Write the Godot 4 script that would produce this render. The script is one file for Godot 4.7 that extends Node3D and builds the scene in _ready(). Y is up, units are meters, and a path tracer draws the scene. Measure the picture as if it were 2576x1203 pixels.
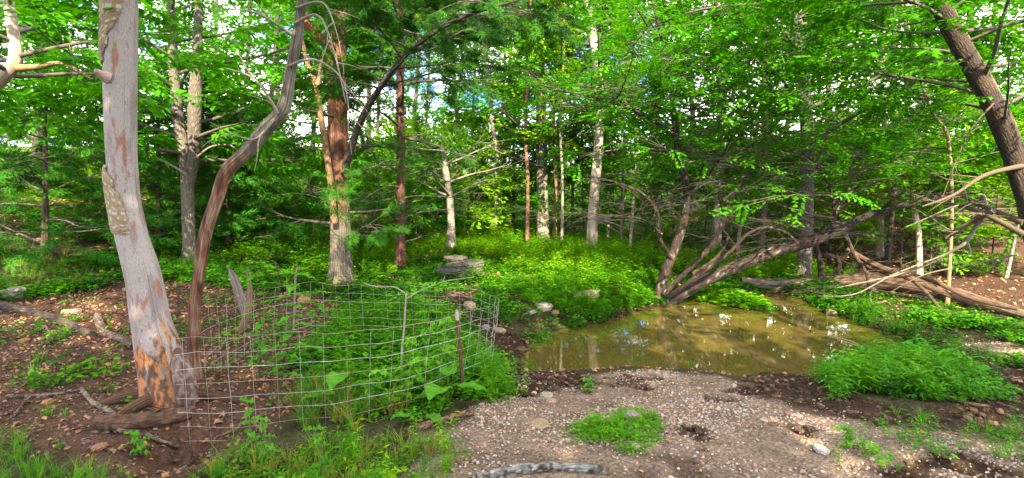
extends Node3D

const EYE := Vector3(0, 1.6, 0)
const PITCH := -4.37
const WATER := -0.45

var rng := RandomNumberGenerator.new()
var fn := FastNoiseLite.new()      # broad lumps
var ff := FastNoiseLite.new()      # fine lumps
var fb := FastNoiseLite.new()      # bark relief
var used := {}
var M := {}
var SP := {}
var pond := PackedVector2Array()
var gravel_area := PackedVector2Array()
var litter_area := PackedVector2Array()
var mud_areas: Array = []
var sand_area := PackedVector2Array()
var look := Basis()

# ---------------------------------------------------------------- geometry collector
class Geo:
	var v := PackedVector3Array()
	var n := PackedVector3Array()
	var c := PackedColorArray()
	var uv := PackedVector2Array()
	var i := PackedInt32Array()
	var smooth := true

	func tri(a: Vector3, b: Vector3, d: Vector3, col := Color.WHITE) -> void:
		var k := v.size()
		v.append(a); v.append(b); v.append(d)
		c.append(col); c.append(col); c.append(col)
		i.append(k); i.append(k + 1); i.append(k + 2)

	func leaf(p: Vector3, d: Vector3, up: Vector3, l: float, w: float, fold: float, droop: float, col := Color.WHITE) -> void:
		var s := d.cross(up).normalized() * w
		var m := p + d * l * 0.45 - up * fold * w
		var t := p + d * l - up * droop * l
		var a := p + d * l * 0.38 + s + up * fold * w * 0.4
		var b := p + d * l * 0.38 - s + up * fold * w * 0.4
		var k := v.size()
		v.append(p); v.append(a); v.append(m); v.append(b); v.append(t)
		for q in 5: c.append(col)
		for q in [0, 1, 2, 0, 2, 3, 1, 4, 2, 2, 4, 3]: i.append(k + q)

	func grid(pos: PackedVector3Array, cols: PackedColorArray, uvs: PackedVector2Array, rows: int, wide: int) -> void:
		# rows x wide points; the last column repeats the first place (a closed tube)
		var k := v.size()
		for r in rows:
			for q in wide:
				var ra := maxi(r - 1, 0)
				var rb := mini(r + 1, rows - 1)
				var qa := q - 1 if q > 0 else wide - 2
				var qb := q + 1 if q < wide - 1 else 1
				var along := pos[rb * wide + q] - pos[ra * wide + q]
				var round_ := pos[r * wide + qb] - pos[r * wide + qa]
				n.append(round_.cross(along).normalized())
		v.append_array(pos)
		c.append_array(cols)
		uv.append_array(uvs)
		for r in rows - 1:
			for q in wide - 1:
				var a := k + r * wide + q
				i.append(a); i.append(a + wide); i.append(a + 1)
				i.append(a + 1); i.append(a + wide); i.append(a + wide + 1)

	func tube(p: PackedVector3Array, r: PackedFloat32Array, sides: int, col = Color.WHITE, noise: FastNoiseLite = null, amp := 0.0, kv := 1.0, flare := 0.0, lobes := 4.0) -> void:
		var rows := p.size()
		var wide := sides + 1
		var pos := PackedVector3Array()
		var cols := PackedColorArray()
		var uvs := PackedVector2Array()
		var t0 := (p[1] - p[0]).normalized()
		var nn := t0.cross(Vector3(0.31, 0.2, 0.93)).normalized()
		var s := 0.0
		var whole := 0.0
		for q in rows - 1: whole += p[q].distance_to(p[q + 1])
		var rep: float = maxf(1.0, roundf(TAU * r[0] / 0.35))
		var fixed: bool = col is Color
		for q in rows:
			var t := (p[mini(q + 1, rows - 1)] - p[maxi(q - 1, 0)]).normalized()
			nn = (nn - t * nn.dot(t)).normalized()
			var bb := t.cross(nn)
			if q > 0: s += p[q].distance_to(p[q - 1])
			var fl := flare * exp(-s / 0.22) if flare > 0.0 else 0.0
			for j in wide:
				var a := TAU * j / sides
				var ca := cos(a)
				var sa := sin(a)
				var rr := r[q]
				if fl > 0.0: rr *= 1.0 + fl * (0.7 + 0.5 * cos(a * lobes + 1.3))
				if noise and amp > 0.0:
					rr *= 1.0 + amp * noise.get_noise_3d(ca * 3.0, s * kv, sa * 3.0 + r[0] * 40.0)
				var at := p[q] + (nn * ca + bb * sa) * rr
				pos.append(at)
				uvs.append(Vector2(rep * j / sides, s))
				cols.append(col if fixed else col.call(s / maxf(whole, 0.001), a, at))
		grid(pos, cols, uvs, rows, wide)
		# caps
		for e in 2:
			var row := 0 if e == 0 else rows - 1
			var base := v.size()
			var out := (p[0] - p[1]).normalized() if e == 0 else (p[rows - 1] - p[rows - 2]).normalized()
			v.append(p[row]); n.append(out); uv.append(Vector2.ZERO)
			c.append(cols[row * wide])
			for j in wide:
				v.append(pos[row * wide + j]); n.append(out); uv.append(uvs[row * wide + j]); c.append(cols[row * wide + j])
			for j in sides:
				i.append(base)
				if e == 0: i.append(base + 1 + j); i.append(base + 2 + j)
				else: i.append(base + 2 + j); i.append(base + 1 + j)

	func mesh() -> ArrayMesh:
		var a := []
		a.resize(Mesh.ARRAY_MAX)
		a[Mesh.ARRAY_VERTEX] = v
		if n.size() == v.size(): a[Mesh.ARRAY_NORMAL] = n
		if uv.size() == v.size(): a[Mesh.ARRAY_TEX_UV] = uv
		if c.size() == v.size(): a[Mesh.ARRAY_COLOR] = c
		a[Mesh.ARRAY_INDEX] = i
		var m := ArrayMesh.new()
		m.add_surface_from_arrays(Mesh.PRIMITIVE_TRIANGLES, a)
		return m

# ---------------------------------------------------------------- nodes
func numbered(called: String) -> String:
	if not used.has(called):
		used[called] = 0
		return called
	used[called] += 1
	return "%s_%03d" % [called, used[called]]

func tag(o: Node, label: String, category: String, group := "") -> Node:
	o.set_meta("label", label)
	o.set_meta("category", category)
	if group: o.set_meta("group", group)
	return o

func thing(called: String, label: String, category: String, at: Vector3, group := "") -> Node3D:
	var o := Node3D.new()
	o.name = numbered(called)
	add_child(o)
	o.position = at
	tag(o, label, category, group)
	return o

func put(called: String, m: Mesh, mat: Material, parent: Node = self) -> MeshInstance3D:
	var o := MeshInstance3D.new()
	o.name = numbered(called) if parent == self else called
	o.mesh = m
	o.material_override = mat
	parent.add_child(o, true)
	if parent != self and parent is Node3D:
		# the meshes are made in world places: set them back by the parent's place
		var back := Vector3.ZERO
		var q: Node = parent
		while q != self:
			back += (q as Node3D).position
			q = q.get_parent()
		o.position = -back
	return o

func copies(called: String, m: Mesh, mat: Material, where: Array, cols: Array, parent: Node = self) -> MultiMeshInstance3D:
	var mm := MultiMesh.new()
	mm.transform_format = MultiMesh.TRANSFORM_3D
	mm.use_colors = true
	mm.mesh = m
	mm.instance_count = where.size()
	for k in where.size():
		mm.set_instance_transform(k, where[k])
		mm.set_instance_color(k, cols[k])
	var o := MultiMeshInstance3D.new()
	o.name = numbered(called) if parent == self else called
	o.multimesh = mm
	o.material_override = mat
	o.set_meta("kind", "stuff")
	parent.add_child(o, true)
	var q: Node = parent
	while q != self:
		o.position -= (q as Node3D).position
		q = q.get_parent()
	return o

# ---------------------------------------------------------------- the lie of the land
func outside(p: Vector2, poly: PackedVector2Array) -> float:
	# distance to the outline, negative inside
	var best := 1e9
	var inside := false
	var j := poly.size() - 1
	for k in poly.size():
		var a := poly[k]
		var b := poly[j]
		var ab := b - a
		var t := clampf((p - a).dot(ab) / ab.length_squared(), 0.0, 1.0)
		best = minf(best, (a + ab * t).distance_squared_to(p))
		if (a.y > p.y) != (b.y > p.y) and p.x < (b.x - a.x) * (p.y - a.y) / (b.y - a.y) + a.x: inside = not inside
		j = k
	best = sqrt(best)
	return -best if inside else best

func broad(x: float, d: float) -> float:
	var h := 0.0
	var left := maxf(0.0, -x - 3.0)
	h += minf(0.17 * left, 2.6) * smoothstep(2.5, 8.5, d)
	h += 0.05 * clampf(d - 15.0, 0.0, 12.0) + 0.13 * clampf(d - 27.0, 0.0, 45.0)
	h += 0.16 * clampf(x - 7.0, 0.0, 25.0) * smoothstep(9.0, 18.0, d)
	h -= 0.2 * smoothstep(3.5, 6.0, d) * smoothstep(-1.5, 1.0, x) * (1.0 - smoothstep(12.0, 16.0, d))
	h -= 0.14 * exp(-(pow(x + 1.1, 2) + pow(d - 4.7, 2)) / 1.1)
	h -= 0.28 * exp(-(pow(x + 2.18, 2) + pow(d - 3.28, 2)) / 0.05)
	h += 0.09 * exp(-(pow(x + 2.75, 2) + pow(d - 3.75, 2)) / 0.25)
	h -= 0.22 * smoothstep(3.4, 4.8, x) * smoothstep(6.5, 8.5, d) * (1.0 - smoothstep(12.0, 16.0, d))
	h += 0.30 * exp(-(pow(x - 1.7, 2) / 5.0 + pow(d - 12.6, 2) / 3.0))
	return h

func ground_at(x: float, z: float) -> float:
	var d := -z
	var h := broad(x, d)
	h += 0.07 * fn.get_noise_2d(x * 3.0, d * 3.0)
	if d > 4.5 and d < 13.5 and x > -1.0 and x < 9.0:
		var o := outside(Vector2(x, d), pond)
		o += 0.10 * fn.get_noise_2d(x * 14.0 + 50.0, d * 14.0)
		if o <= 0.0: h = WATER - 0.02 + maxf(o * 0.55, -0.5)
		else: h = lerpf(WATER - 0.02 + o * 0.30, maxf(h, WATER + 0.05), smoothstep(0.2, 1.9, o))
	return h

func ray(px: float, py: float) -> Vector3:
	return look * Vector3((px - 1288.0) / 1288.0, -(py - 601.5) / 1288.0, -1.0)

func at(px: float, py: float, d: float) -> Vector3:
	var r := ray(px, py)
	return EYE + r * (d / -r.z)

func gp(px: float, py: float) -> Vector3:
	# where that line of sight meets the ground
	var r := ray(px, py)
	r /= -r.z
	var d := 1.2
	while d < 90.0:
		var p := EYE + r * d
		if p.y <= broad_or_pond(p.x, p.z): return Vector3(p.x, ground_at(p.x, p.z), p.z)
		d *= 1.006
	return EYE + r * 40.0

func broad_or_pond(x: float, z: float) -> float:
	return ground_at(x, z) if pond.size() else maxf(broad(x, -z), WATER)

func gy(x: float, d: float) -> Vector3:
	return Vector3(x, ground_at(x, -d), -d)

func area_of(pts: Array) -> PackedVector2Array:
	var out := PackedVector2Array()
	for p in pts:
		var g := gp(p[0], p[1])
		out.append(Vector2(g.x, -g.z))
	return out

# ---------------------------------------------------------------- curves
func curve(p: Array, r: Array, n: int) -> Array:
	var P := PackedVector3Array()
	var R := PackedFloat32Array()
	var m := p.size()
	for q in n:
		var t := float(q) / (n - 1) * (m - 1)
		var k := mini(int(t), m - 2)
		var f := t - k
		var a: Vector3 = p[maxi(k - 1, 0)]
		var b: Vector3 = p[k]
		var cc: Vector3 = p[k + 1]
		var d: Vector3 = p[mini(k + 2, m - 1)]
		P.append(b.cubic_interpolate(cc, a, d, f))
		R.append(lerpf(r[k], r[k + 1], smoothstep(0.0, 1.0, f)))
	return [P, R]

func wander(p0: Vector3, dir: Vector3, l: float, n: int, wob: float, lift: float) -> PackedVector3Array:
	var out := PackedVector3Array([p0])
	var d := dir.normalized()
	var p := p0
	for k in n:
		d = (d + Vector3(rng.randf_range(-wob, wob), rng.randf_range(-wob, wob) + lift, rng.randf_range(-wob, wob))).normalized()
		p += d * (l / n)
		out.append(p)
	return out

func taper(n: int, a: float, b: float) -> PackedFloat32Array:
	var out := PackedFloat32Array()
	for k in n: out.append(lerpf(a, b, float(k) / (n - 1)))
	return out

func vary(c: Color, by: float) -> Color:
	var f := 1.0 + rng.randf_range(-by, by)
	return Color(c.r * f * (1.0 + rng.randf_range(-by, by) * 0.5), c.g * f, c.b * f)

# ---------------------------------------------------------------- materials
func noise_of(seed_: int, freq: float, type := FastNoiseLite.TYPE_SIMPLEX_SMOOTH, octaves := 4) -> FastNoiseLite:
	var f := FastNoiseLite.new()
	f.seed = seed_
	f.frequency = freq
	f.noise_type = type
	f.fractal_type = FastNoiseLite.FRACTAL_FBM if octaves > 1 else FastNoiseLite.FRACTAL_NONE
	f.fractal_octaves = octaves
	return f

func picture(f: FastNoiseLite, w: int, h: int) -> Image:
	return f.get_seamless_image(w, h)

func toned(src: Image, a: Color, b: Color, power := 1.0) -> ImageTexture:
	var im := Image.create(src.get_width(), src.get_height(), false, Image.FORMAT_RGB8)
	for y in src.get_height():
		for x in src.get_width():
			im.set_pixel(x, y, a.lerp(b, pow(src.get_pixel(x, y).r, power)))
	return ImageTexture.create_from_image(im)

func make_mat(rough: float, tex: Texture2D = null, relief: Texture2D = null, cm := 0.0, scale := Vector3.ONE, tri := false) -> StandardMaterial3D:
	var m := StandardMaterial3D.new()
	m.vertex_color_use_as_albedo = true
	m.roughness = rough
	m.metallic_specular = 0.4
	m.albedo_texture = tex
	m.uv1_scale = scale
	if relief:
		m.heightmap_enabled = true
		m.heightmap_texture = relief
		m.heightmap_scale = cm
	if tri:
		m.uv1_triplanar = true
		m.uv1_world_triplanar = true
	return m

func leaf_mat(rough: float, glow: Color) -> StandardMaterial3D:
	var m := StandardMaterial3D.new()
	m.vertex_color_use_as_albedo = true
	m.roughness = rough
	m.metallic_specular = 0.12
	m.cull_mode = BaseMaterial3D.CULL_DISABLED
	m.backlight_enabled = true
	m.backlight = glow
	return m

func make_materials() -> void:
	var cell := noise_of(3, 0.035, FastNoiseLite.TYPE_CELLULAR, 3)
	cell.cellular_return_type = FastNoiseLite.RETURN_DISTANCE2_SUB
	cell.domain_warp_enabled = true
	cell.domain_warp_amplitude = 14.0
	var bark_h := picture(cell, 256, 256)
	var grain := picture(noise_of(8, 0.02, FastNoiseLite.TYPE_SIMPLEX_SMOOTH, 5), 512, 256)
	var speck := picture(noise_of(11, 0.06, FastNoiseLite.TYPE_SIMPLEX_SMOOTH, 5), 256, 256)
	var soil := picture(noise_of(21, 0.08, FastNoiseLite.TYPE_VALUE_CUBIC, 5), 512, 512)
	var plate := noise_of(5, 0.055, FastNoiseLite.TYPE_CELLULAR, 2)
	plate.cellular_return_type = FastNoiseLite.RETURN_DISTANCE2_SUB
	var plate_h := picture(plate, 256, 256)
	var w := Color.WHITE
	M.bark = make_mat(0.9, toned(bark_h, Color(0.55, 0.53, 0.52), w, 0.6), ImageTexture.create_from_image(bark_h), 2.2, Vector3(1, 1.0, 1))
	M.plates = make_mat(0.95, toned(plate_h, Color(0.45, 0.42, 0.38), w, 0.55), ImageTexture.create_from_image(plate_h), 1.6, Vector3(1.6, 5.0, 1))
	M.wood = make_mat(0.7, toned(grain, Color(0.72, 0.68, 0.66), w, 0.5), ImageTexture.create_from_image(grain), 0.5, Vector3(2, 0.35, 1))
	# bare weathered wood: fine pores and long drying cracks
	var weather := picture(noise_of(14, 0.09, FastNoiseLite.TYPE_SIMPLEX_SMOOTH, 4), 512, 512)
	var cracked := Image.create(512, 512, false, Image.FORMAT_RGB8)
	for y in 512:
		for x in 512:
			var t := 0.78 + 0.22 * weather.get_pixel(x, y).r
			cracked.set_pixel(x, y, Color(t, t * 0.985, t * 0.975))
	for k in 30:
		var x := rng.randf() * 512.0
		var y := rng.randi() % 512
		for e in rng.randi_range(60, 420):
			x += rng.randf_range(-0.45, 0.45)
			var dk := rng.randf_range(0.35, 0.7)
			cracked.set_pixel(posmod(int(x), 512), (y + e) % 512, Color(dk, dk * 0.9, dk * 0.85))
			if k % 3 == 0: cracked.set_pixel(posmod(int(x) + 1, 512), (y + e) % 512, Color(dk, dk * 0.9, dk * 0.85))
	M.grey = make_mat(0.75, ImageTexture.create_from_image(cracked), ImageTexture.create_from_image(weather), 0.35, Vector3(0.5, 0.7, 1))
	M.shred = make_mat(0.9, toned(grain, Color(0.4, 0.36, 0.34), w, 0.8), ImageTexture.create_from_image(grain), 2.4, Vector3(2, 0.3, 1))
	M.twig = make_mat(0.85, toned(speck, Color(0.6, 0.58, 0.56), w), null, 0.0, Vector3(1, 3, 1))
	M.ground = make_mat(0.95, toned(soil, Color(0.45, 0.43, 0.41), w, 0.8), ImageTexture.create_from_image(soil), 3.0, Vector3(1.7, 1.7, 1.7), true)
	M.rock = make_mat(0.9, toned(speck, Color(0.5, 0.48, 0.45), w, 0.7), ImageTexture.create_from_image(speck), 2.0, Vector3(4, 4, 4), true)
	M.pebble = make_mat(0.9)
	M.pebble.metallic_specular = 0.2
	M.ground.metallic_specular = 0.15
	M.litter = make_mat(0.8)
	M.wire = make_mat(0.45)
	M.wire.metallic = 0.6
	M.rust = make_mat(0.8, toned(speck, Color(0.45, 0.4, 0.38), w), ImageTexture.create_from_image(speck), 0.5, Vector3(9, 9, 9), true)
	M.leaf = leaf_mat(0.55, Color(0.98, 1.0, 0.5))
	M.needle = leaf_mat(0.6, Color(0.5, 0.55, 0.3))
	M.herb = leaf_mat(0.5, Color(0.9, 1.0, 0.45))
	var wtr := StandardMaterial3D.new()
	var silt := picture(noise_of(31, 0.008, FastNoiseLite.TYPE_SIMPLEX_SMOOTH, 4), 512, 512)
	wtr.albedo_texture = toned(silt, Color(0.054, 0.044, 0.0095).linear_to_srgb(), Color(0.070, 0.056, 0.0115).linear_to_srgb())
	wtr.uv1_triplanar = true
	wtr.uv1_world_triplanar = true
	wtr.uv1_scale = Vector3(0.2, 0.2, 0.2)
	wtr.roughness = 0.025
	wtr.metallic_specular = 0.75
	M.water = wtr

# ---------------------------------------------------------------- leaf sprays and small plants
func make_sprays() -> void:
	for k in 3:   # broad leaves set along a twig, lying flat
		var g := Geo.new()
		var side := 1.0
		for q in 19:
			var t := 0.03 + 0.43 * q / 18.0
			var d := Vector3(0.55, rng.randf_range(-0.28, 0.18), side * rng.randf_range(0.6, 1.05)).normalized()
			var up := Vector3(rng.randf_range(-0.4, 0.4), 1, rng.randf_range(-0.45, 0.45)).normalized()
			var l := rng.randf_range(0.075, 0.115)
			var s := rng.randf_range(0.8, 1.15)
			g.leaf(Vector3(t, rng.randf_range(-0.03, 0.03), side * rng.randf_range(0.0, 0.05)), d, up, l, l * rng.randf_range(0.24, 0.31), 0.25, rng.randf_range(0.0, 0.35), Color(s, s, s))
			side = -side
		SP["broad%d" % k] = g.mesh()
	for k in 2:   # long leaflets (hickory, walnut)
		var g := Geo.new()
		for q in 3:
			var b := Basis(Vector3.UP, (q - 1) * 0.8) * Basis(Vector3.FORWARD, rng.randf_range(-0.2, 0.3))
			for f in 7:
				var t := 0.1 + 0.045 * f
				var sd := -1.0 if f % 2 else 1.0
				var dd := Vector3(0.6, rng.randf_range(-0.35, 0.0), sd * 0.8).normalized() if f < 6 else Vector3(1, -0.2, 0)
				var s := rng.randf_range(0.85, 1.1)
				g.leaf(b * Vector3(t, -0.25 * t * t, 0), b * dd, (b * Vector3(rng.randf_range(-0.2, 0.2), 1, rng.randf_range(-0.2, 0.2))).normalized(), 0.15, 0.034, 0.2, 0.25, Color(s, s, s))
		SP["hickory%d" % k] = g.mesh()
	for k in 2:   # scale-leaved cedar
		var g := Geo.new()
		for q in 46:
			var t := 0.02 + 0.4 * q / 46.0
			var a := rng.randf() * TAU
			var wide := 0.13 * (1.0 - t * 1.4) + 0.03
			var d := Vector3(0.75, sin(a) * 0.5 - 0.1, cos(a)).normalized()
			var p := Vector3(t, -0.12 * t, 0)
			var s := rng.randf_range(0.7, 1.2)
			for f in 3:
				var dd := (d + Vector3(rng.randf_range(-0.4, 0.4), rng.randf_range(-0.4, 0.4), rng.randf_range(-0.4, 0.4))).normalized()
				var pp := p + d * wide * f * 0.3
				var sd := dd.cross(Vector3(rng.randf(), 1, rng.randf())).normalized() * 0.005
				g.tri(pp + sd, pp - sd, pp + dd * 0.07, Color(s, s, s))
		SP["cedar%d" % k] = g.mesh()
	for k in 3:   # low mat of small leaves
		var g := Geo.new()
		for q in 26:
			var a := rng.randf() * TAU
			var r := sqrt(rng.randf()) * 0.17
			var p := Vector3(cos(a) * r, rng.randf_range(0.01, 0.12) * (1.1 - r * 4.0), sin(a) * r)
			var a2 := rng.randf() * TAU
			var d := Vector3(cos(a2), rng.randf_range(-0.2, 0.7), sin(a2)).normalized()
			var l := rng.randf_range(0.04, 0.085)
			var s := rng.randf_range(0.75, 1.2)
			g.leaf(p, d, Vector3(rng.randf_range(-0.3, 0.3), 1, rng.randf_range(-0.3, 0.3)).normalized(), l, l * (0.2 if k == 1 else 0.33), 0.2, 0.2, Color(s, s, s))
		SP["mat%d" % k] = g.mesh()
	for k in 3:   # tuft of grass
		var g := Geo.new()
		for q in 17:
			var a := rng.randf() * TAU
			var lean := rng.randf_range(0.2, 1.1)
			var l := rng.randf_range(0.14, 0.36)
			var out := Vector3(cos(a), 0, sin(a))
			var sd := Vector3(-sin(a), 0, cos(a)) * rng.randf_range(0.003, 0.006)
			var p := out * rng.randf_range(0.0, 0.06)
			var s := rng.randf_range(0.75, 1.25)
			var col := Color(s * rng.randf_range(0.9, 1.3), s, s)
			var prev := p
			for f in 3:
				var t := (f + 1) / 3.0
				var nx := p + Vector3.UP * l * (t - lean * 0.45 * t * t) + out * l * lean * t * t
				var wa := sd * (1.0 - f / 3.0)
				var wb := sd * (1.0 - t)
				g.tri(prev - wa, prev + wa, nx + wb, col)
				if f < 2: g.tri(prev - wa, nx + wb, nx - wb, col)
				prev = nx
		SP["grass%d" % k] = g.mesh()
	for k in 3:   # upright weed with narrow leaves
		var g := Geo.new()
		for q in 3:
			var top := Vector3(rng.randf_range(-0.16, 0.16), rng.randf_range(0.3, 0.46), rng.randf_range(-0.16, 0.16))
			var sd := Vector3(0.003, 0, 0)
			g.tri(-sd, sd, top, Color(0.7, 0.6, 0.5))
			for f in 11:
				var t := 0.25 + 0.75 * f / 10.0
				var a := f * 2.4 + q
				var l := rng.randf_range(0.07, 0.12)
				var s := rng.randf_range(0.8, 1.2)
				g.leaf(top * t, Vector3(cos(a), rng.randf_range(-0.1, 0.55), sin(a)).normalized(), Vector3(0, 1, 0.1).normalized(), l, l * 0.14, 0.2, 0.3, Color(s, s, s))
		SP["weed%d" % k] = g.mesh()
	for k in 2:   # taller weed with long willow-like leaves
		var g := Geo.new()
		for q in 4:
			var top := Vector3(rng.randf_range(-0.16, 0.16), rng.randf_range(0.22, 0.6), rng.randf_range(-0.16, 0.16))
			var sd := Vector3(0.003, 0, 0)
			g.tri(-sd, sd, top, Color(0.7, 0.6, 0.5))
			for f in 8:
				var t := 0.25 + 0.75 * f / 7.0
				var a := f * 2.4 + q
				var l := rng.randf_range(0.15, 0.24)
				var s := rng.randf_range(0.8, 1.2)
				g.leaf(top * t, Vector3(cos(a), rng.randf_range(-0.1, 0.55), sin(a)).normalized(), Vector3(0, 1, 0.1).normalized(), l, l * 0.11, 0.2, 0.3, Color(s, s, s))
		SP["smart%d" % k] = g.mesh()
	for k in 2:   # bushy herb with oval leaves
		var g := Geo.new()
		for q in 5:
			var top := Vector3(rng.randf_range(-0.22, 0.22), rng.randf_range(0.3, 0.6), rng.randf_range(-0.22, 0.22))
			g.tri(Vector3(-0.003, 0, 0), Vector3(0.003, 0, 0), top, Color(0.7, 0.6, 0.5))
			for f in 9:
				var t := 0.25 + 0.75 * f / 8.0
				var a := f * 2.4 + q
				var l := rng.randf_range(0.07, 0.13)
				var s := rng.randf_range(0.8, 1.2)
				var d := Vector3(cos(a), rng.randf_range(-0.1, 0.5), sin(a)).normalized()
				g.leaf(top * t + d * 0.02, d, Vector3(0, 1, 0.1).normalized(), l, l * 0.3, 0.2, 0.2, Color(s, s, s))
		SP["herb%d" % k] = g.mesh()
	for k in 2:   # curled dead leaf
		var g := Geo.new()
		g.leaf(Vector3(-0.03, 0, 0), Vector3(1, 0.1, 0).normalized(), Vector3(0, 1, 0), 0.075, 0.022, -0.5 + k, 0.25)
		SP["dead%d" % k] = g.mesh()
	for k in 3:
		SP["pebble%d" % k] = stone_mesh(Vector3(0.5, 0.33, 0.42), 40 + k, 4, 6)

func stone_mesh(size: Vector3, sd: int, rows: int, wide: int, colour := Color.WHITE, rough := 0.35) -> ArrayMesh:
	# an angular lump: a ball pushed in and out, with flat faces
	var f := noise_of(sd, 0.9, FastNoiseLite.TYPE_SIMPLEX, 3)
	var ring := func(r: int, q: int) -> Vector3:
		var th := PI * r / rows
		var ph := TAU * (q % wide) / wide
		var u := Vector3(sin(th) * cos(ph), cos(th), sin(th) * sin(ph))
		var s := 1.0 + rough * f.get_noise_3d(u.x * 1.3, u.y * 1.3, u.z * 1.3) + rough * 0.4 * f.get_noise_3d(u.x * 4.0, u.y * 4.0 + 9.0, u.z * 4.0)
		u *= s
		return Vector3(u.x, clampf(u.y, -0.8, 0.75), u.z) * size
	var g := Geo.new()
	for r in rows:
		for q in wide:
			var a: Vector3 = ring.call(r, q)
			var b: Vector3 = ring.call(r, q + 1)
			var c: Vector3 = ring.call(r + 1, q)
			var d: Vector3 = ring.call(r + 1, q + 1)
			if r > 0: g.tri(a, b, d, colour)
			if r < rows - 1: g.tri(a, d, c, colour)
	return g.mesh()

# ---------------------------------------------------------------- trees
func frame_along(d: Vector3, roll: float) -> Basis:
	var x := d.normalized()
	var z := x.cross(Vector3.UP)
	if z.length() < 0.05: z = Vector3(0, 0, 1)
	z = z.normalized()
	var y := z.cross(x)
	return Basis(x, y, z) * Basis(Vector3(1, 0, 0), roll)

func boughs(g: Geo, pts: PackedVector3Array, rad: PackedFloat32Array, s: Dictionary, where: Array, cols: Array) -> void:
	var n: int = s.n
	var turn := rng.randf() * TAU
	for k in n:
		var t: float = lerpf(s.lo, s.hi, (k + rng.randf()) / n)
		var q := clampi(int(t * (pts.size() - 1)), 0, pts.size() - 1)
		turn += 2.4 + rng.randf_range(-0.4, 0.4)
		var reach: float = s.R * rng.randf_range(0.6, 1.1) * (1.0 - s.get("cone", 0.0) * (t - s.lo) / maxf(0.01, s.hi - s.lo))
		var dir := Vector3(cos(turn), s.get("rise", 0.35) + rng.randf_range(-0.15, 0.25), sin(turn))
		if s.has("face"): dir += s.face * rng.randf_range(0.2, 1.0)
		var lp := wander(pts[q], dir, reach, 6, 0.16, s.get("lift", 0.0))
		var r0: float = minf(rad[q] * 0.45, 0.012 + reach * 0.014) * s.get("thin", 1.0)
		g.tube(lp, taper(7, r0, 0.004), 5, s.get("bark", Color(0.09, 0.075, 0.06)))
		var subs: int = s.subs
		for b in subs:
			var f := rng.randf_range(s.get("from", 0.25), 1.0)
			var w := f * 6.0
			var wi := mini(int(w), 5)
			var p := lp[wi].lerp(lp[wi + 1], w - wi)
			var ax := (lp[wi + 1] - lp[wi]).normalized()
			var sd := ax.cross(Vector3.UP).normalized() * (1.0 if rng.randf() > 0.5 else -1.0)
			var d2 := (ax * 0.7 + sd * rng.randf_range(0.3, 1.0) + Vector3(0, rng.randf_range(-0.3, 0.35), 0)).normalized()
			var l2: float = rng.randf_range(0.5, 1.1) * s.get("sub", 1.0)
			var sp := wander(p, d2, l2, 3, 0.2, s.get("droop", -0.05))
			g.tube(sp, taper(4, 0.007 * s.get("thin", 1.0), 0.002), 3, s.get("bark", Color(0.09, 0.075, 0.06)))
			if not s.has("kind"): continue
			for e in int(s.per):
				var u := rng.randf_range(0.25, 1.0) * 3.0
				var ui := mini(int(u), 2)
				var a := sp[ui].lerp(sp[ui + 1], u - ui)
				var dd := (sp[ui + 1] - sp[ui]).normalized() + Vector3(rng.randf_range(-0.7, 0.7), rng.randf_range(-0.35, 0.25), rng.randf_range(-0.7, 0.7))
				var sc: float = s.get("scale", 1.0) * rng.randf_range(0.75, 1.25)
				where.append(Transform3D(frame_along(dd, rng.randf_range(-0.5, 0.5)).scaled(Vector3(sc, sc, sc)), a))
				cols.append(vary(s.col, 0.22))

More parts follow.
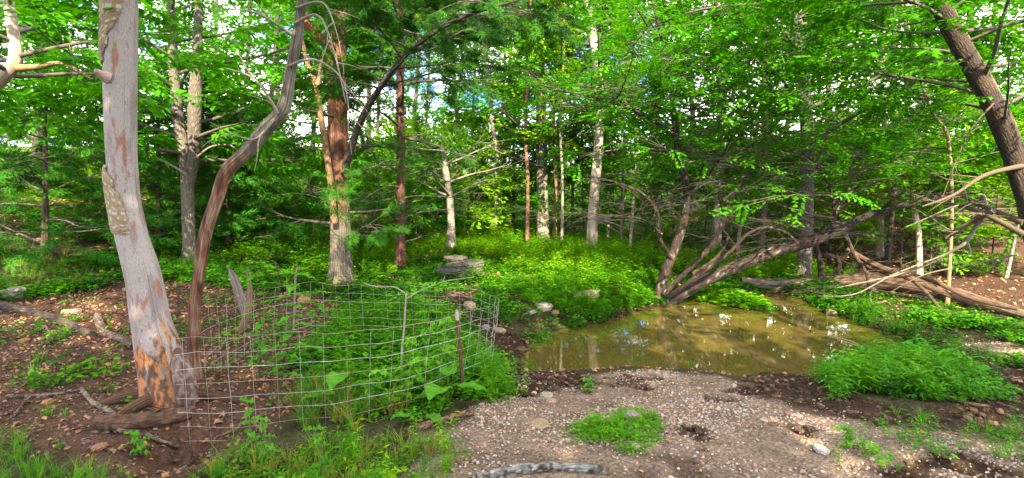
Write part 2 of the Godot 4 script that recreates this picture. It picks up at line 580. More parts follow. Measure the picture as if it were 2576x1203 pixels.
func tree(called: String, label: String, group: String, D: float, path: Array, r0: float, r1: float, top: float, colour, mat: String, crowns: Array, opt := {}) -> Node3D:
	# path: points of the trunk as seen; the first one is brought down to the ground
	var b := at(path[0][0], path[0][1], D)
	var base := Vector3(b.x, ground_at(b.x, -D) - 0.06, -D)
	var p: Array = [base]
	for k in range(1, path.size()):
		p.append(at(path[k][0], path[k][1], D + (path[k][2] if path[k].size() > 2 else 0.0)))
	var last: Vector3 = p[-1]
	top = minf(top, 3.0 + 0.42 * D)
	if top > last.y + 0.3:
		var d: Vector3 = (last - p[-2]).normalized() if p.size() > 1 else Vector3.UP
		d = (d + Vector3(0, 0.8, 0)).normalized()
		p.append(last + d * (top - last.y) / d.y * 0.5)
		p.append(last + d * (top - last.y) / d.y + Vector3(rng.randf_range(-0.3, 0.3), 0, rng.randf_range(-0.3, 0.3)))
	var R: Array = []
	var whole := 0.0
	for k in p.size() - 1: whole += p[k].distance_to(p[k + 1])
	var s := 0.0
	for k in p.size():
		if k: s += p[k].distance_to(p[k - 1])
		R.append(lerpf(r0, r1, s / whole))
	if opt.has("radii"): R = opt.radii.duplicate()
	# seen off the axis of a wide lens a stem looks broader than it is
	for k in R.size(): R[k] *= -p[0].z / Vector2(p[0].x, p[0].z).length() * opt.get("slim", 1.0)
	var rings: int = opt.get("rings", clampi(int(whole / (0.08 if D < 6.0 else 0.2 if D < 14.0 else 0.45)), 6, 90))
	var cv := curve(p, R, rings)
	var o := thing(called, label, opt.get("category", "tree"), base, group)
	var g := Geo.new()
	g.tube(cv[0], cv[1], opt.get("sides", 36 if D < 6.0 else 18 if D < 14.0 else 10), colour, fb, opt.get("amp", 0.10), opt.get("kv", 2.5), opt.get("flare", 0.5), opt.get("lobes", 4.0))
	put("trunk", g.mesh(), M[mat], o)
	var lim := Geo.new()
	for cr in crowns:
		var where := []
		var cols := []
		boughs(lim, cv[0], cv[1], cr, where, cols)
		if where.size():
			var name_: String = cr.get("called", "crown")
			copies(name_, SP[cr.kind], M[cr.get("mat", "leaf")], where, cols, o)
	if lim.v.size(): put("branch_work", lim.mesh(), M.twig, o).set_meta("kind", "stuff")
	return o

# ---------------------------------------------------------------- ground
const C_GRAVEL := Color(0.205, 0.155, 0.115)
const C_MUD := Color(0.045, 0.029, 0.018)
const C_LITTER := Color(0.10, 0.058, 0.040)
const C_SOIL := Color(0.055, 0.05, 0.024)

func zones(x: float, d: float) -> Vector3:
	# gravel, mud, litter: each 0 to 1
	if d > 17.0 or d < 0.5 or x < -9.0 or x > 12.0: return Vector3.ZERO
	var p := Vector2(x, d)
	var w := 0.35 * fn.get_noise_2d(x * 9.0, d * 9.0) + 0.16 * fn.get_noise_2d(x * 40.0, d * 40.0)
	var g := 0.0
	if x > 4.0 and d < 9.0: g = 1.0 - smoothstep(-0.1, 0.15, outside(p, sand_area) + w)
	if d < 8.0: g = maxf(g,  1.0 - smoothstep(-0.1, 0.12, outside(p, gravel_area) + w * 0.8))
	var l := 0.0
	if x < 1.0: l = 1.0 - smoothstep(-0.15, 0.2, outside(p, litter_area) + w)
	var m := 0.0
	for a in mud_areas: m = maxf(m, 1.0 - smoothstep(-0.06, 0.10, outside(p, a) + w * 0.7))
	if d > 4.5 and d < 13.0 and x > -1.0: m = maxf(m, 1.0 - smoothstep(0.02, 0.20, outside(p, pond) + w * 0.5))
	# churned hoof patches on the gravel
	if g > 0.0: m = maxf(m, g * smoothstep(0.26, 0.36, fn.get_noise_2d(x * 22.0 + 300.0, d * 30.0)) * smoothstep(0.2, 1.6, x) * 0.95)
	return Vector3(g, m, l)

func make_ground() -> void:
	var xs := PackedFloat32Array()
	var ds := PackedFloat32Array()
	var x := 0.0
	var step := 0.04
	var half := PackedFloat32Array()
	while x < 170.0:
		half.append(x)
		if x > 4.2: step *= 1.06
		x += step
	for k in range(half.size() - 1, 0, -1): xs.append(-half[k])
	for v in half: xs.append(v)
	for v in [-60.0, -30.0, -15.0, -8.0, -4.0, -2.0, -0.5, 0.6, 1.4, 2.0]: ds.append(v)
	var d := 2.3
	step = 0.035
	while d < 200.0:
		ds.append(d)
		if d > 7.5: step *= 1.05
		d += step
	var v3 := PackedVector3Array()
	var cs := PackedColorArray()
	var wide := xs.size()
	for dd in ds:
		for xx in xs:
			var h := ground_at(xx, -dd)
			var z := zones(xx, dd)
			var soil := C_SOIL
			if dd > 12.0: soil = C_SOIL.lerp(C_LITTER, clampf(0.5 + 0.8 * fn.get_noise_2d(xx * 5.0, dd * 5.0), 0.0, 1.0))
			if xx > 6.5 and dd > 8.0: soil = soil.lerp(C_LITTER, smoothstep(6.5, 9.0, xx))
			if dd > 24.0: soil = soil.lerp(Color(0.07, 0.14, 0.02), smoothstep(24.0, 32.0, dd))
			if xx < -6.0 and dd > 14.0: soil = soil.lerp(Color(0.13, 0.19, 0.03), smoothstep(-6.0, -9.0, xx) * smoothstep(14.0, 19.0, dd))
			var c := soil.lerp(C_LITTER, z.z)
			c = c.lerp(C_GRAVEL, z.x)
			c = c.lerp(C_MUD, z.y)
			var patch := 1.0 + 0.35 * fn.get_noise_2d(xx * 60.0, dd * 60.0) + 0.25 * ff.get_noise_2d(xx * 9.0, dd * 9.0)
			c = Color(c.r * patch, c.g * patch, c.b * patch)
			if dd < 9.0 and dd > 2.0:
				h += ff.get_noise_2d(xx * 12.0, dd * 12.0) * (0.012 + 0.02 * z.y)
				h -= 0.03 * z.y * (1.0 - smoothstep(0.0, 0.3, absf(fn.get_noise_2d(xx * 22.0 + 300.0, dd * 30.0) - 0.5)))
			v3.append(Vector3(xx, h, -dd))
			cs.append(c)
	var ns := PackedVector3Array()
	var idx := PackedInt32Array()
	var rows := ds.size()
	for r in rows:
		for q in wide:
			var a := v3[r * wide + mini(q + 1, wide - 1)] - v3[r * wide + maxi(q - 1, 0)]
			var b := v3[mini(r + 1, rows - 1) * wide + q] - v3[maxi(r - 1, 0) * wide + q]
			ns.append(a.cross(b).normalized())
	for r in rows - 1:
		for q in wide - 1:
			var a := r * wide + q
			idx.append(a); idx.append(a + wide); idx.append(a + 1)
			idx.append(a + 1); idx.append(a + wide); idx.append(a + wide + 1)
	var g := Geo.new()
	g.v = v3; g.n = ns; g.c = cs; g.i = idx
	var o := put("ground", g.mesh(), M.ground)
	o.set_meta("kind", "structure")
	# pond: a flat sheet that runs a little under the banks
	var big := Geometry2D.offset_polygon(pond, 0.7)[0]
	var w := Geo.new()
	for p in big: w.v.append(Vector3(p.x, WATER, -p.y))
	for p in big: w.n.append(Vector3.UP)
	w.i = Geometry2D.triangulate_polygon(big)
	if (w.v[w.i[1]] - w.v[w.i[0]]).cross(w.v[w.i[2]] - w.v[w.i[0]]).y > 0.0: w.i.reverse()
	var wo := put("pond_water", w.mesh(), M.water)
	wo.set_meta("kind", "structure")

# ---------------------------------------------------------------- scattering
func scatter(called: String, label: String, kinds: Array, mat: String, box: Rect2, tries: int, want: Callable, lo: float, hi: float, tints: Array, sink := 0.0, tilt := 0.15) -> void:
	var where := []
	var cols := []
	for k in kinds.size():
		where.append([])
		cols.append([])
	for k in tries:
		var x := box.position.x + rng.randf() * box.size.x
		var d := box.position.y + rng.randf() * box.size.y
		var w: float = want.call(x, d)
		if w <= 0.0 or rng.randf() > w: continue
		var s := lerpf(lo, hi, pow(rng.randf(), 1.6)) * (0.7 + 0.3 * w)
		var b := Basis(Vector3.UP, rng.randf() * TAU) * Basis(Vector3.RIGHT, rng.randf_range(-tilt, tilt)) * Basis(Vector3.FORWARD, rng.randf_range(-tilt, tilt))
		var h := ground_at(x, -d)
		if h < WATER - 0.03: continue
		var q := rng.randi() % kinds.size()
		where[q].append(Transform3D(b.scaled(Vector3(s, s, s)), Vector3(x, h - sink * s, -d)))
		cols[q].append(vary(tints[rng.randi() % tints.size()], 0.2))
	for k in kinds.size():
		if where[k].size() == 0: continue
		var o := copies(called, SP[kinds[k]], M[mat], where[k], cols[k])
		o.set_meta("label", label)
		o.set_meta("category", called.split("_")[-1])

func patch_of(pts: Array) -> Callable:
	var a := area_of(pts)
	return func(x: float, d: float) -> float:
		return 1.0 - smoothstep(-0.25, 0.1, outside(Vector2(x, d), a) + 0.25 * fn.get_noise_2d(x * 20.0, d * 20.0))

func box_of(pts: Array) -> Rect2:
	var a := area_of(pts)
	var r := Rect2(a[0], Vector2.ZERO)
	for p in a: r = r.expand(p)
	return r.grow(0.1)

func patch(called: String, label: String, kinds: Array, mat: String, pts: Array, tries: int, lo: float, hi: float, tints: Array) -> void:
	scatter(called, label, kinds, mat, box_of(pts), tries, patch_of(pts), lo, hi, tints)

# ---------------------------------------------------------------- scene
func _ready() -> void:
	rng.seed = 7
	fn.seed = 4; fn.frequency = 0.05; fn.fractal_octaves = 3
	ff.seed = 9; ff.frequency = 0.5; ff.fractal_octaves = 3
	fb.seed = 15; fb.frequency = 0.45; fb.fractal_octaves = 4
	look = Basis(Vector3.RIGHT, deg_to_rad(PITCH))

	var cam := Camera3D.new()
	cam.name = "camera"
	cam.position = EYE
	cam.rotation_degrees.x = PITCH
	cam.fov = rad_to_deg(2.0 * atan(601.5 / 1288.0))
	cam.far = 600.0
	add_child(cam)
	cam.current = true

	var env := Environment.new()
	env.background_mode = Environment.BG_SKY
	env.sky = Sky.new()
	env.sky.sky_material = make_sky()
	env.background_energy_multiplier = 1.25
	env.tonemap_mode = Environment.TONE_MAPPER_LINEAR
	env.tonemap_exposure = 7.6
	env.sdfgi_enabled = true
	env.ssao_enabled = true
	env.ssil_enabled = true
	var we := WorldEnvironment.new()
	we.name = "world_environment"
	we.environment = env
	add_child(we)

	var sun := DirectionalLight3D.new()
	sun.name = "sun"
	sun.light_energy = 1.5
	sun.light_color = Color(1.0, 0.93, 0.8)
	sun.light_angular_distance = 0.6
	sun.shadow_enabled = true
	sun.rotation_degrees = Vector3(-38, 9, 0)   # from behind the viewer's right shoulder, above the added trees there
	add_child(sun)

	make_materials()
	make_sprays()
	lay_out()
	make_ground()
	near_trees()
	middle_trees()
	shrubs()
	far_trees()
	pond_trees()
	pen()
	stones()
	plants()
	ground_cover()

func make_sky() -> PanoramaSkyMaterial:
	var w := 768
	var h := 384
	var im := Image.create(w, h, false, Image.FORMAT_RGBF)
	var f := noise_of(77, 1.1, FastNoiseLite.TYPE_SIMPLEX_SMOOTH, 5)
	for y in h:
		var el := (0.5 - (y + 0.5) / h) * PI
		for x in w:
			var az := (x + 0.5) / w * TAU
			var u := Vector3(cos(az) * cos(el), sin(el), sin(az) * cos(el))
			var up := clampf(u.y, 0.0, 1.0)
			var blue := Color(0.10, 0.22, 0.44).lerp(Color(0.015, 0.07, 0.26), pow(up, 0.5))
			var k := smoothstep(-0.28, 0.12, f.get_noise_3d(u.x * 1.6, u.y * 2.6, u.z * 1.6))
			im.set_pixel(x, y, blue.lerp(Color(1.2, 1.13, 1.1), k * 0.97))
	var m := PanoramaSkyMaterial.new()
	m.panorama = ImageTexture.create_from_image(im)
	return m

func lay_out() -> void:
	var out := PackedVector2Array()
	for p in [[1312, 912], [1335, 880], [1400, 835], [1480, 822], [1560, 800], [1640, 778], [1695, 764], [1712, 750], [1745, 752], [1775, 762], [1830, 774], [1900, 784], [1946, 786], [1930, 768], [1890, 752], [1880, 741], [1960, 742], [2040, 765], [2100, 798], [2180, 826], [2262, 850], [2290, 876], [2240, 905], [2150, 915], [2080, 930], [2010, 942], [1900, 932], [1860, 947], [1800, 936], [1750, 926], [1650, 926], [1560, 920], [1480, 925], [1400, 927], [1330, 932]]:
		var r := ray(p[0], p[1])
		var q := EYE + r * ((WATER - EYE.y) / r.y)
		out.append(Vector2(q.x, -q.z))
	pond = out
	gravel_area = area_of([[1000, 1203], [1070, 1090], [1190, 1035], [1280, 990], [1330, 950], [1560, 932], [1850, 950], [1960, 985], [2080, 1015], [2300, 1070], [2576, 1120], [2700, 1300], [1500, 1500], [900, 1400]])
	litter_area = area_of([[-250, 790], [120, 745], [330, 712], [600, 722], [840, 742], [880, 790], [810, 850], [750, 900], [730, 1000], [640, 1070], [560, 1110], [580, 1160], [420, 1203], [200, 1120], [-200, 1100]])
	sand_area = area_of([[2380, 862], [2450, 848], [2520, 862], [2620, 895], [2620, 930], [2500, 900], [2420, 888]])
	mud_areas = [
		area_of([[1270, 965], [1300, 905], [1400, 930], [1500, 945], [1500, 970], [1300, 990]]),
		area_of([[1850, 950], [2050, 935], [2120, 1000], [2300, 1035], [2600, 1000], [2600, 1060], [2330, 1085], [2050, 1035], [1920, 995]]),
		area_of([[1130, 735], [1180, 740], [1220, 800], [1330, 850], [1340, 900], [1270, 960], [1210, 850], [1120, 780]]),
		area_of([[2040, 772], [2150, 795], [2350, 845], [2600, 930], [2600, 1010], [2480, 965], [2290, 885], [2130, 822]])]

const GREEN := Color(0.044, 0.19, 0.004)
const DEEP := Color(0.030, 0.11, 0.008)
const LIME := Color(0.13, 0.28, 0.005)
const CEDAR := Color(0.022, 0.088, 0.007)

func near_trees() -> void:
	# --- grey dead trunk with its bark fallen away
	var stain := noise_of(51, 2.4, FastNoiseLite.TYPE_SIMPLEX_SMOOTH, 4)
	var grey := func(t: float, a: float, p: Vector3) -> Color:
		var c := Color(0.25, 0.228, 0.222)
		var s := stain.get_noise_3d(p.x * 4.0, p.y * 0.9, p.z * 4.0)
		c = c.lerp(Color(0.17, 0.15, 0.145), smoothstep(0.0, 0.4, stain.get_noise_3d(p.x * 3.0, p.y * 0.7 + 30.0, p.z * 3.0)))
		c = c.lerp(Color(0.21, 0.10, 0.065), smoothstep(0.24, 0.40, s + 0.12 * stain.get_noise_3d(p.x * 20.0, p.y * 9.0, p.z * 20.0)) * 0.9)
		c = c.lerp(Color(0.16, 0.12, 0.10), smoothstep(0.42, 0.55, stain.get_noise_3d(p.x * 13.0, p.y * 4.0 + 11.0, p.z * 13.0)))
		var rot := smoothstep(0.62, 0.40, p.y - 0.5 * stain.get_noise_3d(p.x * 6.0, p.y * 1.2 + 7.0, p.z * 6.0))
		var brown := Color(0.34, 0.135, 0.04).lerp(Color(0.06, 0.035, 0.022), smoothstep(-0.15, 0.2, stain.get_noise_3d(p.x * 9.0, p.y * 3.0 + 3.0, p.z * 9.0)))
		return c.lerp(brown, rot)
	var T := tree("dead_tree", "thick pale grey barkless dead trunk bending upward beside the wire pen", "", 3.85, [[432, 1040], [402, 900], [376, 790], [358, 690], [330, 590], [314, 500], [306, 400], [303, 300], [302, 200], [303, 100], [304, 0], [303, -200]], 0.14, 0.12, 6.5, grey, "grey", [],
		{"radii": [0.225, 0.185, 0.155, 0.142, 0.128, 0.118, 0.118, 0.124, 0.127, 0.13, 0.13, 0.125, 0.11, 0.08], "rings": 420, "sides": 90, "amp": 0.05, "kv": 0.8, "flare": 0.22, "lobes": 2.0, "slim": 0.98})
	bark_sheet(T, [[302, 165], [303, 90], [304, 0], [303, -210]], [2.3, 1.5, 0.75, 0.4, 3.4], 0.106, 3.85)
	bark_sheet(T, [[306, 415], [312, 480], [323, 550], [330, 588]], [2.3, 1.35, 1.0, 1.1, 3.3], 0.101, 3.85)
	var stub := Geo.new()
	var sp := [at(270, 195, 3.75), at(250, 185, 3.7), at(240, 178, 3.66)]
	var cv := curve(sp, [0.045, 0.028, 0.012], 8)
	stub.tube(cv[0], cv[1], 12, Color(0.33, 0.24, 0.20))
	put("branch_stub", stub.mesh(), M.wood, T)
	var knob := Geo.new()
	var ck := curve([at(462, 1058, 3.80), at(466, 1000, 3.76), at(460, 945, 3.78), at(442, 895, 3.83), at(428, 860, 3.87)], [0.06, 0.075, 0.075, 0.05, 0.02], 60)
	knob.tube(ck[0], ck[1], 36, func(t: float, a: float, p: Vector3) -> Color:
		return Color(0.15, 0.115, 0.10).lerp(Color(0.06, 0.035, 0.025), smoothstep(-0.2, 0.2, stain.get_noise_3d(p.x * 9.0, p.y * 5.0, p.z * 9.0))), fb, 0.16, 3.0)
	put("burl", knob.mesh(), M.grey, T)
	for k in 4:   # roots
		var a: float = [2.6, 3.5, 4.4, 0.3][k]
		var b := T.position + Vector3(0, 0.10, 0)
		var e := b + Vector3(cos(a) * 0.62, -0.05, -sin(a) * 0.5)
		var mid := b.lerp(e, 0.5) + Vector3(0, 0.02, 0)
		e.y = ground_at(e.x, e.z) - 0.03
		mid.y = ground_at(mid.x, mid.z) + 0.03
		var c2 := curve([b, mid, e], [0.07, 0.042, 0.014], 12)
		var rg := Geo.new()
		rg.tube(c2[0], c2[1], 10, Color(0.13, 0.065, 0.035), fb, 0.2, 3.0)
		put("root", rg.mesh(), M.shred, T)

	# --- curved second trunk, half its bark gone
	var red := func(t: float, a: float, p: Vector3) -> Color:
		var s := stain.get_noise_3d(p.x * 5.0, p.y * 1.1 + 20.0, p.z * 5.0)
		var wood := Color(0.26, 0.115, 0.06).lerp(Color(0.09, 0.04, 0.027), smoothstep(0.0, 0.25, s))
		wood = wood.lerp(Color(0.36, 0.25, 0.18), smoothstep(0.05, 0.4, -s))
		var lichen := Color(0.26, 0.25, 0.205).lerp(Color(0.15, 0.125, 0.095), smoothstep(-0.1, 0.3, s))
		return wood.lerp(lichen, smoothstep(1.85, 2.05, p.y + 0.4 * s))
	var T2 := tree("curved_tree", "slim red-brown trunk curving right, bark peeling, lichen on its upper half", "", 4.45, [[488, 930], [487, 860], [490, 760], [500, 690], [516, 590], [545, 500], [572, 430], [622, 380], [668, 325], [712, 275], [728, 200], [746, 100], [762, 0], [785, -120]], 0.085, 0.05, 7.5, red, "shred",
		[{"lo": 0.9, "hi": 1.0, "n": 6, "R": 1.6, "subs": 6, "per": 3, "kind": "hickory0", "col": GREEN, "scale": 0.9, "rise": 0.5}],
		{"radii": [0.085, 0.075, 0.068, 0.066, 0.075, 0.074, 0.082, 0.082, 0.085, 0.08, 0.066, 0.062, 0.058, 0.05, 0.04, 0.02], "rings": 300, "sides": 56, "amp": 0.16, "kv": 1.4, "flare": 0.2, "slim": 0.80})
	for b in [[[728, 165], [790, 150], [860, 200], [880, 300]], [[740, 60], [800, 40], [840, 130], [870, 260]], [[700, 285], [640, 200], [560, 170]], [[690, 300], [640, 350], [580, 335]], [[740, 90], [660, 40], [600, 25], [520, 22]], [[745, 20], [815, 10], [855, 110]]]:
		twig_part(T2, b, 4.4, 0.014, Color(0.24, 0.21, 0.17), 0.35)

	# --- twin-stemmed tree behind, with broad leaves
	var T3 := tree("forked_tree", "grey tree behind the curved trunk forking into two stems at head height", "", 9.2, [[476, 645], [474, 560], [470, 450], [462, 380], [448, 300], [438, 180], [430, 40], [425, -60]], 0.135, 0.06, 11.0, Color(0.17, 0.15, 0.12), "bark",
		[{"lo": 0.30, "hi": 1.0, "n": 30, "R": 3.2, "subs": 9, "per": 3, "kind": "hickory1", "col": GREEN, "scale": 1.0, "rise": 0.25}], {"flare": 0.3})
	var st := Geo.new()
	var c3 := curve([at(474, 470, 9.2), at(486, 390, 9.15), at(490, 270, 9.1), at(497, 100, 9.1), at(502, -80, 9.1)], [0.09, 0.10, 0.11, 0.075, 0.05], 40)
	st.tube(c3[0], c3[1], 16, Color(0.16, 0.135, 0.11), fb, 0.12, 2.5)
	put("second_stem", st.mesh(), M.bark, T3)
	twig_part(T3, [[470, 440], [420, 410], [350, 380]], 9.0, 0.03, Color(0.18, 0.15, 0.12), 0.2)
	twig_part(T3, [[490, 400], [530, 370], [575, 365], [600, 380]], 9.0, 0.025, Color(0.18, 0.15, 0.12), 0.2)

	# --- pale limb of a tree standing just beyond the left edge
	var T4 := tree("leaning_tree", "pale blotched tree at left edge with yellow-brown side limb", "", 4.9, [[-330, 760], [-260, 560], [-170, 380], [-70, 260], [0, 200], [38, 150], [30, 60], [10, -60]], 0.12, 0.06, 7.0, Color(0.30, 0.25, 0.19), "wood",
		[{"lo": 0.45, "hi": 1.0, "n": 14, "R": 2.0, "subs": 8, "per": 4, "kind": "broad0", "col": GREEN, "rise": 0.3}], {"radii": [0.14, 0.12, 0.11, 0.10, 0.09, 0.085, 0.07, 0.06, 0.05, 0.02]})
	twig_part(T4, [[45, 172], [100, 168], [160, 160], [230, 200]], 4.9, 0.035, Color(0.26, 0.17, 0.08), 0.25)

	# --- red cedar with stripped trunk
	var cedar_bark := func(t: float, a: float, p: Vector3) -> Color:
		var s := stain.get_noise_3d(p.x * 6.0, p.y * 0.6, p.z * 6.0)
		var c := Color(0.20, 0.085, 0.05).lerp(Color(0.33, 0.17, 0.09), smoothstep(0.0, 0.3, s))
		c = c.lerp(Color(0.10, 0.05, 0.035), smoothstep(0.05, 0.35, -s))
		return Color(0.17, 0.15, 0.12).lerp(c, smoothstep(1.2, 2.0, p.y + s * 1.2))
	var T5 := tree("red_cedar", "stout red-barked cedar with long leaning limb, standing left of centre", "", 9.6, [[858, 690], [856, 600], [853, 480], [850, 350], [848, 200], [846, 60], [846, -60]], 0.235, 0.16, 11.0, cedar_bark, "shred",
		[{"lo": 0.08, "hi": 0.42, "n": 10, "R": 1.7, "subs": 7, "per": 3, "kind": "cedar0", "mat": "needle", "col": CEDAR, "rise": 0.05, "droop": -0.1, "sub": 0.8, "scale": 0.9},
		{"lo": 0.72, "hi": 1.0, "n": 12, "R": 2.0, "subs": 7, "per": 3, "kind": "cedar1", "mat": "needle", "col": CEDAR, "rise": 0.3, "face": Vector3(0.5, 0.2, -0.8), "called": "upper_crown"}],
		{"radii": [0.235, 0.20, 0.19, 0.20, 0.20, 0.18, 0.17, 0.12, 0.06], "rings": 80, "sides": 30, "amp": 0.16, "kv": 0.9, "flare": 0.5, "lobes": 3.0, "slim": 0.95})
	var lb := Geo.new()
	var c5 := curve([at(868, 420, 9.5), at(905, 310, 9.2), at(960, 215, 8.8), at(1040, 120, 8.4), at(1160, 45, 8.0), at(1280, 10, 7.8)], [0.075, 0.06, 0.05, 0.04, 0.028, 0.012], 40)
	lb.tube(c5[0], c5[1], 12, Color(0.06, 0.05, 0.045), fb, 0.1, 3.0)
	var limb5 := put("long_limb", lb.mesh(), M.bark, T5)
	var lw := []
	var lc := []
	var lg := Geo.new()
	boughs(lg, c5[0], c5[1], {"lo": 0.35, "hi": 1.0, "n": 26, "R": 1.5, "subs": 9, "per": 5, "kind": "cedar0", "col": CEDAR, "rise": 0.15, "sub": 0.8, "scale": 0.8}, lw, lc)
	put("twig_work", lg.mesh(), M.twig, limb5)
	copies("foliage", SP.cedar1, M.needle, lw, lc, limb5)
	var sl := Geo.new()   # broken orange limb
	var c6 := curve([at(838, 130, 9.5), at(800, 90, 9.4), at(770, 60, 9.3), at(748, 0, 9.2), at(735, -60, 9.2)], [0.10, 0.09, 0.08, 0.07, 0.05], 24)
	sl.tube(c6[0], c6[1], 14, Color(0.32, 0.13, 0.05), fb, 0.2, 1.5)
	put("split_limb", sl.mesh(), M.shred, T5)
	var sd := Geo.new()   # thin companion stem
	var c7 := curve([at(842, 560, 9.3), at(828, 430, 9.1), at(808, 300, 9.0), at(795, 215, 9.0), at(770, 150, 9.0), at(760, 90, 9.0)], [0.06, 0.055, 0.05, 0.05, 0.035, 0.02], 30)
	sd.tube(c7[0], c7[1], 10, Color(0.24, 0.15, 0.08), fb, 0.1, 2.0)
	put("side_stem", sd.mesh(), M.bark, T5)
	twig_part(T5, [[800, 215], [812, 140], [830, 100]], 9.0, 0.04, Color(0.24, 0.17, 0.11), 0.2)

	# --- thin cedar with bare dead branches
	var T6 := tree("bare_cedar", "slender red cedar trunk with many bare grey dead side branches", "", 11.6, [[1006, 662], [1008, 540], [1008, 400], [1007, 260], [1006, 120], [1004, -20]], 0.115, 0.07, 11.0, Color(0.17, 0.085, 0.055), "shred",
		[{"lo": 0.10, "hi": 0.36, "n": 20, "R": 1.8, "subs": 5, "per": 0, "rise": 0.1, "thin": 0.55, "lift": -0.03, "bark": Color(0.20, 0.18, 0.155), "from": 0.4},
		{"lo": 0.32, "hi": 1.0, "n": 26, "R": 2.2, "subs": 7, "per": 3, "kind": "cedar1", "mat": "needle", "col": Color(0.022, 0.085, 0.014), "rise": 0.1, "droop": -0.08}], {"flare": 0.7})

func twig_part(o: Node3D, pts: Array, D: float, r: float, col: Color, spread: float) -> void:
	# a bare branch with a few side twigs, as one part
	var p := []
	for k in pts.size(): p.append(at(pts[k][0], pts[k][1], D - 0.08 * k))
	var rr := []
	for k in p.size(): rr.append(lerpf(r, r * 0.25, float(k) / (p.size() - 1)))
	var cv := curve(p, rr, 8 + p.size() * 4)
	var g := Geo.new()
	g.tube(cv[0], cv[1], 7, col)
	for k in 3:
		var q := rng.randi_range(3, cv[0].size() - 2)
		var d: Vector3 = (cv[0][q] - cv[0][q - 1]).normalized() + Vector3(rng.randf_range(-0.8, 0.8), rng.randf_range(-0.6, 0.6), rng.randf_range(-0.5, 0.5))
		g.tube(wander(cv[0][q], d, spread * rng.randf_range(0.6, 1.2), 4, 0.2, 0.0), taper(5, r * 0.35, 0.002), 4, col)
	put("bare_branch", g.mesh(), M.twig, o)

func bark_sheet(o: Node3D, pts: Array, span: Array, r: float, D: float) -> void:
	# a remnant of thick plated bark hugging one side of the trunk, with a ragged edge
	var p := []
	for q in pts: p.append(at(q[0], q[1], D))
	var rr := []
	for q in p: rr.append(r)
	var cv := curve(p, rr, 34)
	var g := Geo.new()
	var rows := 34
	var wide := 22
	var pos := []
	var inner := []
	for k in rows:
		var c: Vector3 = cv[0][k]
		var t := float(k) / (rows - 1)
		for j in wide + 1:
			var e := float(j) / wide
			var rag := 0.35 * fb.get_noise_2d(k * 2.1, 5.0)
			var at_ := clampf(t * (span.size() - 2), 0.0, span.size() - 2.001)
			var a0: float = lerpf(span[int(at_)], span[int(at_) + 1], at_ - int(at_)) + rag
			var a := lerpf(a0, span[-1], e)
			var lump := 0.5 + 0.5 * fb.get_noise_3d(k * 1.9, j * 3.7, 3.0)
			var edge := minf(minf(e, 1.0 - e) * 6.0, minf(t, 1.0 - t) * 8.0)
			var th := r * 1.03 + clampf(edge, 0.0, 1.0) * 0.012 + lump * 0.009
			pos.append(c + Vector3(cos(a) * th, 0, sin(a) * th))
			inner.append(c + Vector3(cos(a) * r * 0.96, 0, sin(a) * r * 0.96))
	for k in rows - 1:
		for j in wide:
			var q := k * (wide + 1) + j
			var s := 0.75 + 0.5 * absf(fb.get_noise_2d(k * 4.0, j * 5.0 + 90.0))
			var col := Color(0.19 * s, 0.145 * s, 0.095 * s)
			if fb.get_noise_2d(k * 2.0, j * 2.5) > 0.25: col = Color(0.24, 0.25, 0.20)
			g.tri(pos[q], pos[q + 1], pos[q + wide + 1], col)
			g.tri(pos[q + 1], pos[q + wide + 2], pos[q + wide + 1], col)
			if j == 0: g.tri(pos[q], inner[q], pos[q + wide + 1], col)
			if j == wide - 1: g.tri(pos[q + 1], inner[q + 1], pos[q + wide + 2], col)
			if k == 0: g.tri(pos[q], inner[q], pos[q + 1], col)
			if k == rows - 2: g.tri(pos[q + wide + 1], inner[q + wide + 1], pos[q + wide + 2], col)
	put("bark_remnant", g.mesh(), M.pebble, o)

func limes(n: int, R: float, lo := 0.25, col := LIME, sc := 1.3, kind := "broad1") -> Dictionary:
	return {"lo": lo, "hi": 1.0, "n": n, "R": R, "subs": 6, "per": 3, "kind": kind, "col": col, "scale": sc, "rise": 0.25, "sub": 1.3, "face": Vector3(0, 0, -0.9)}

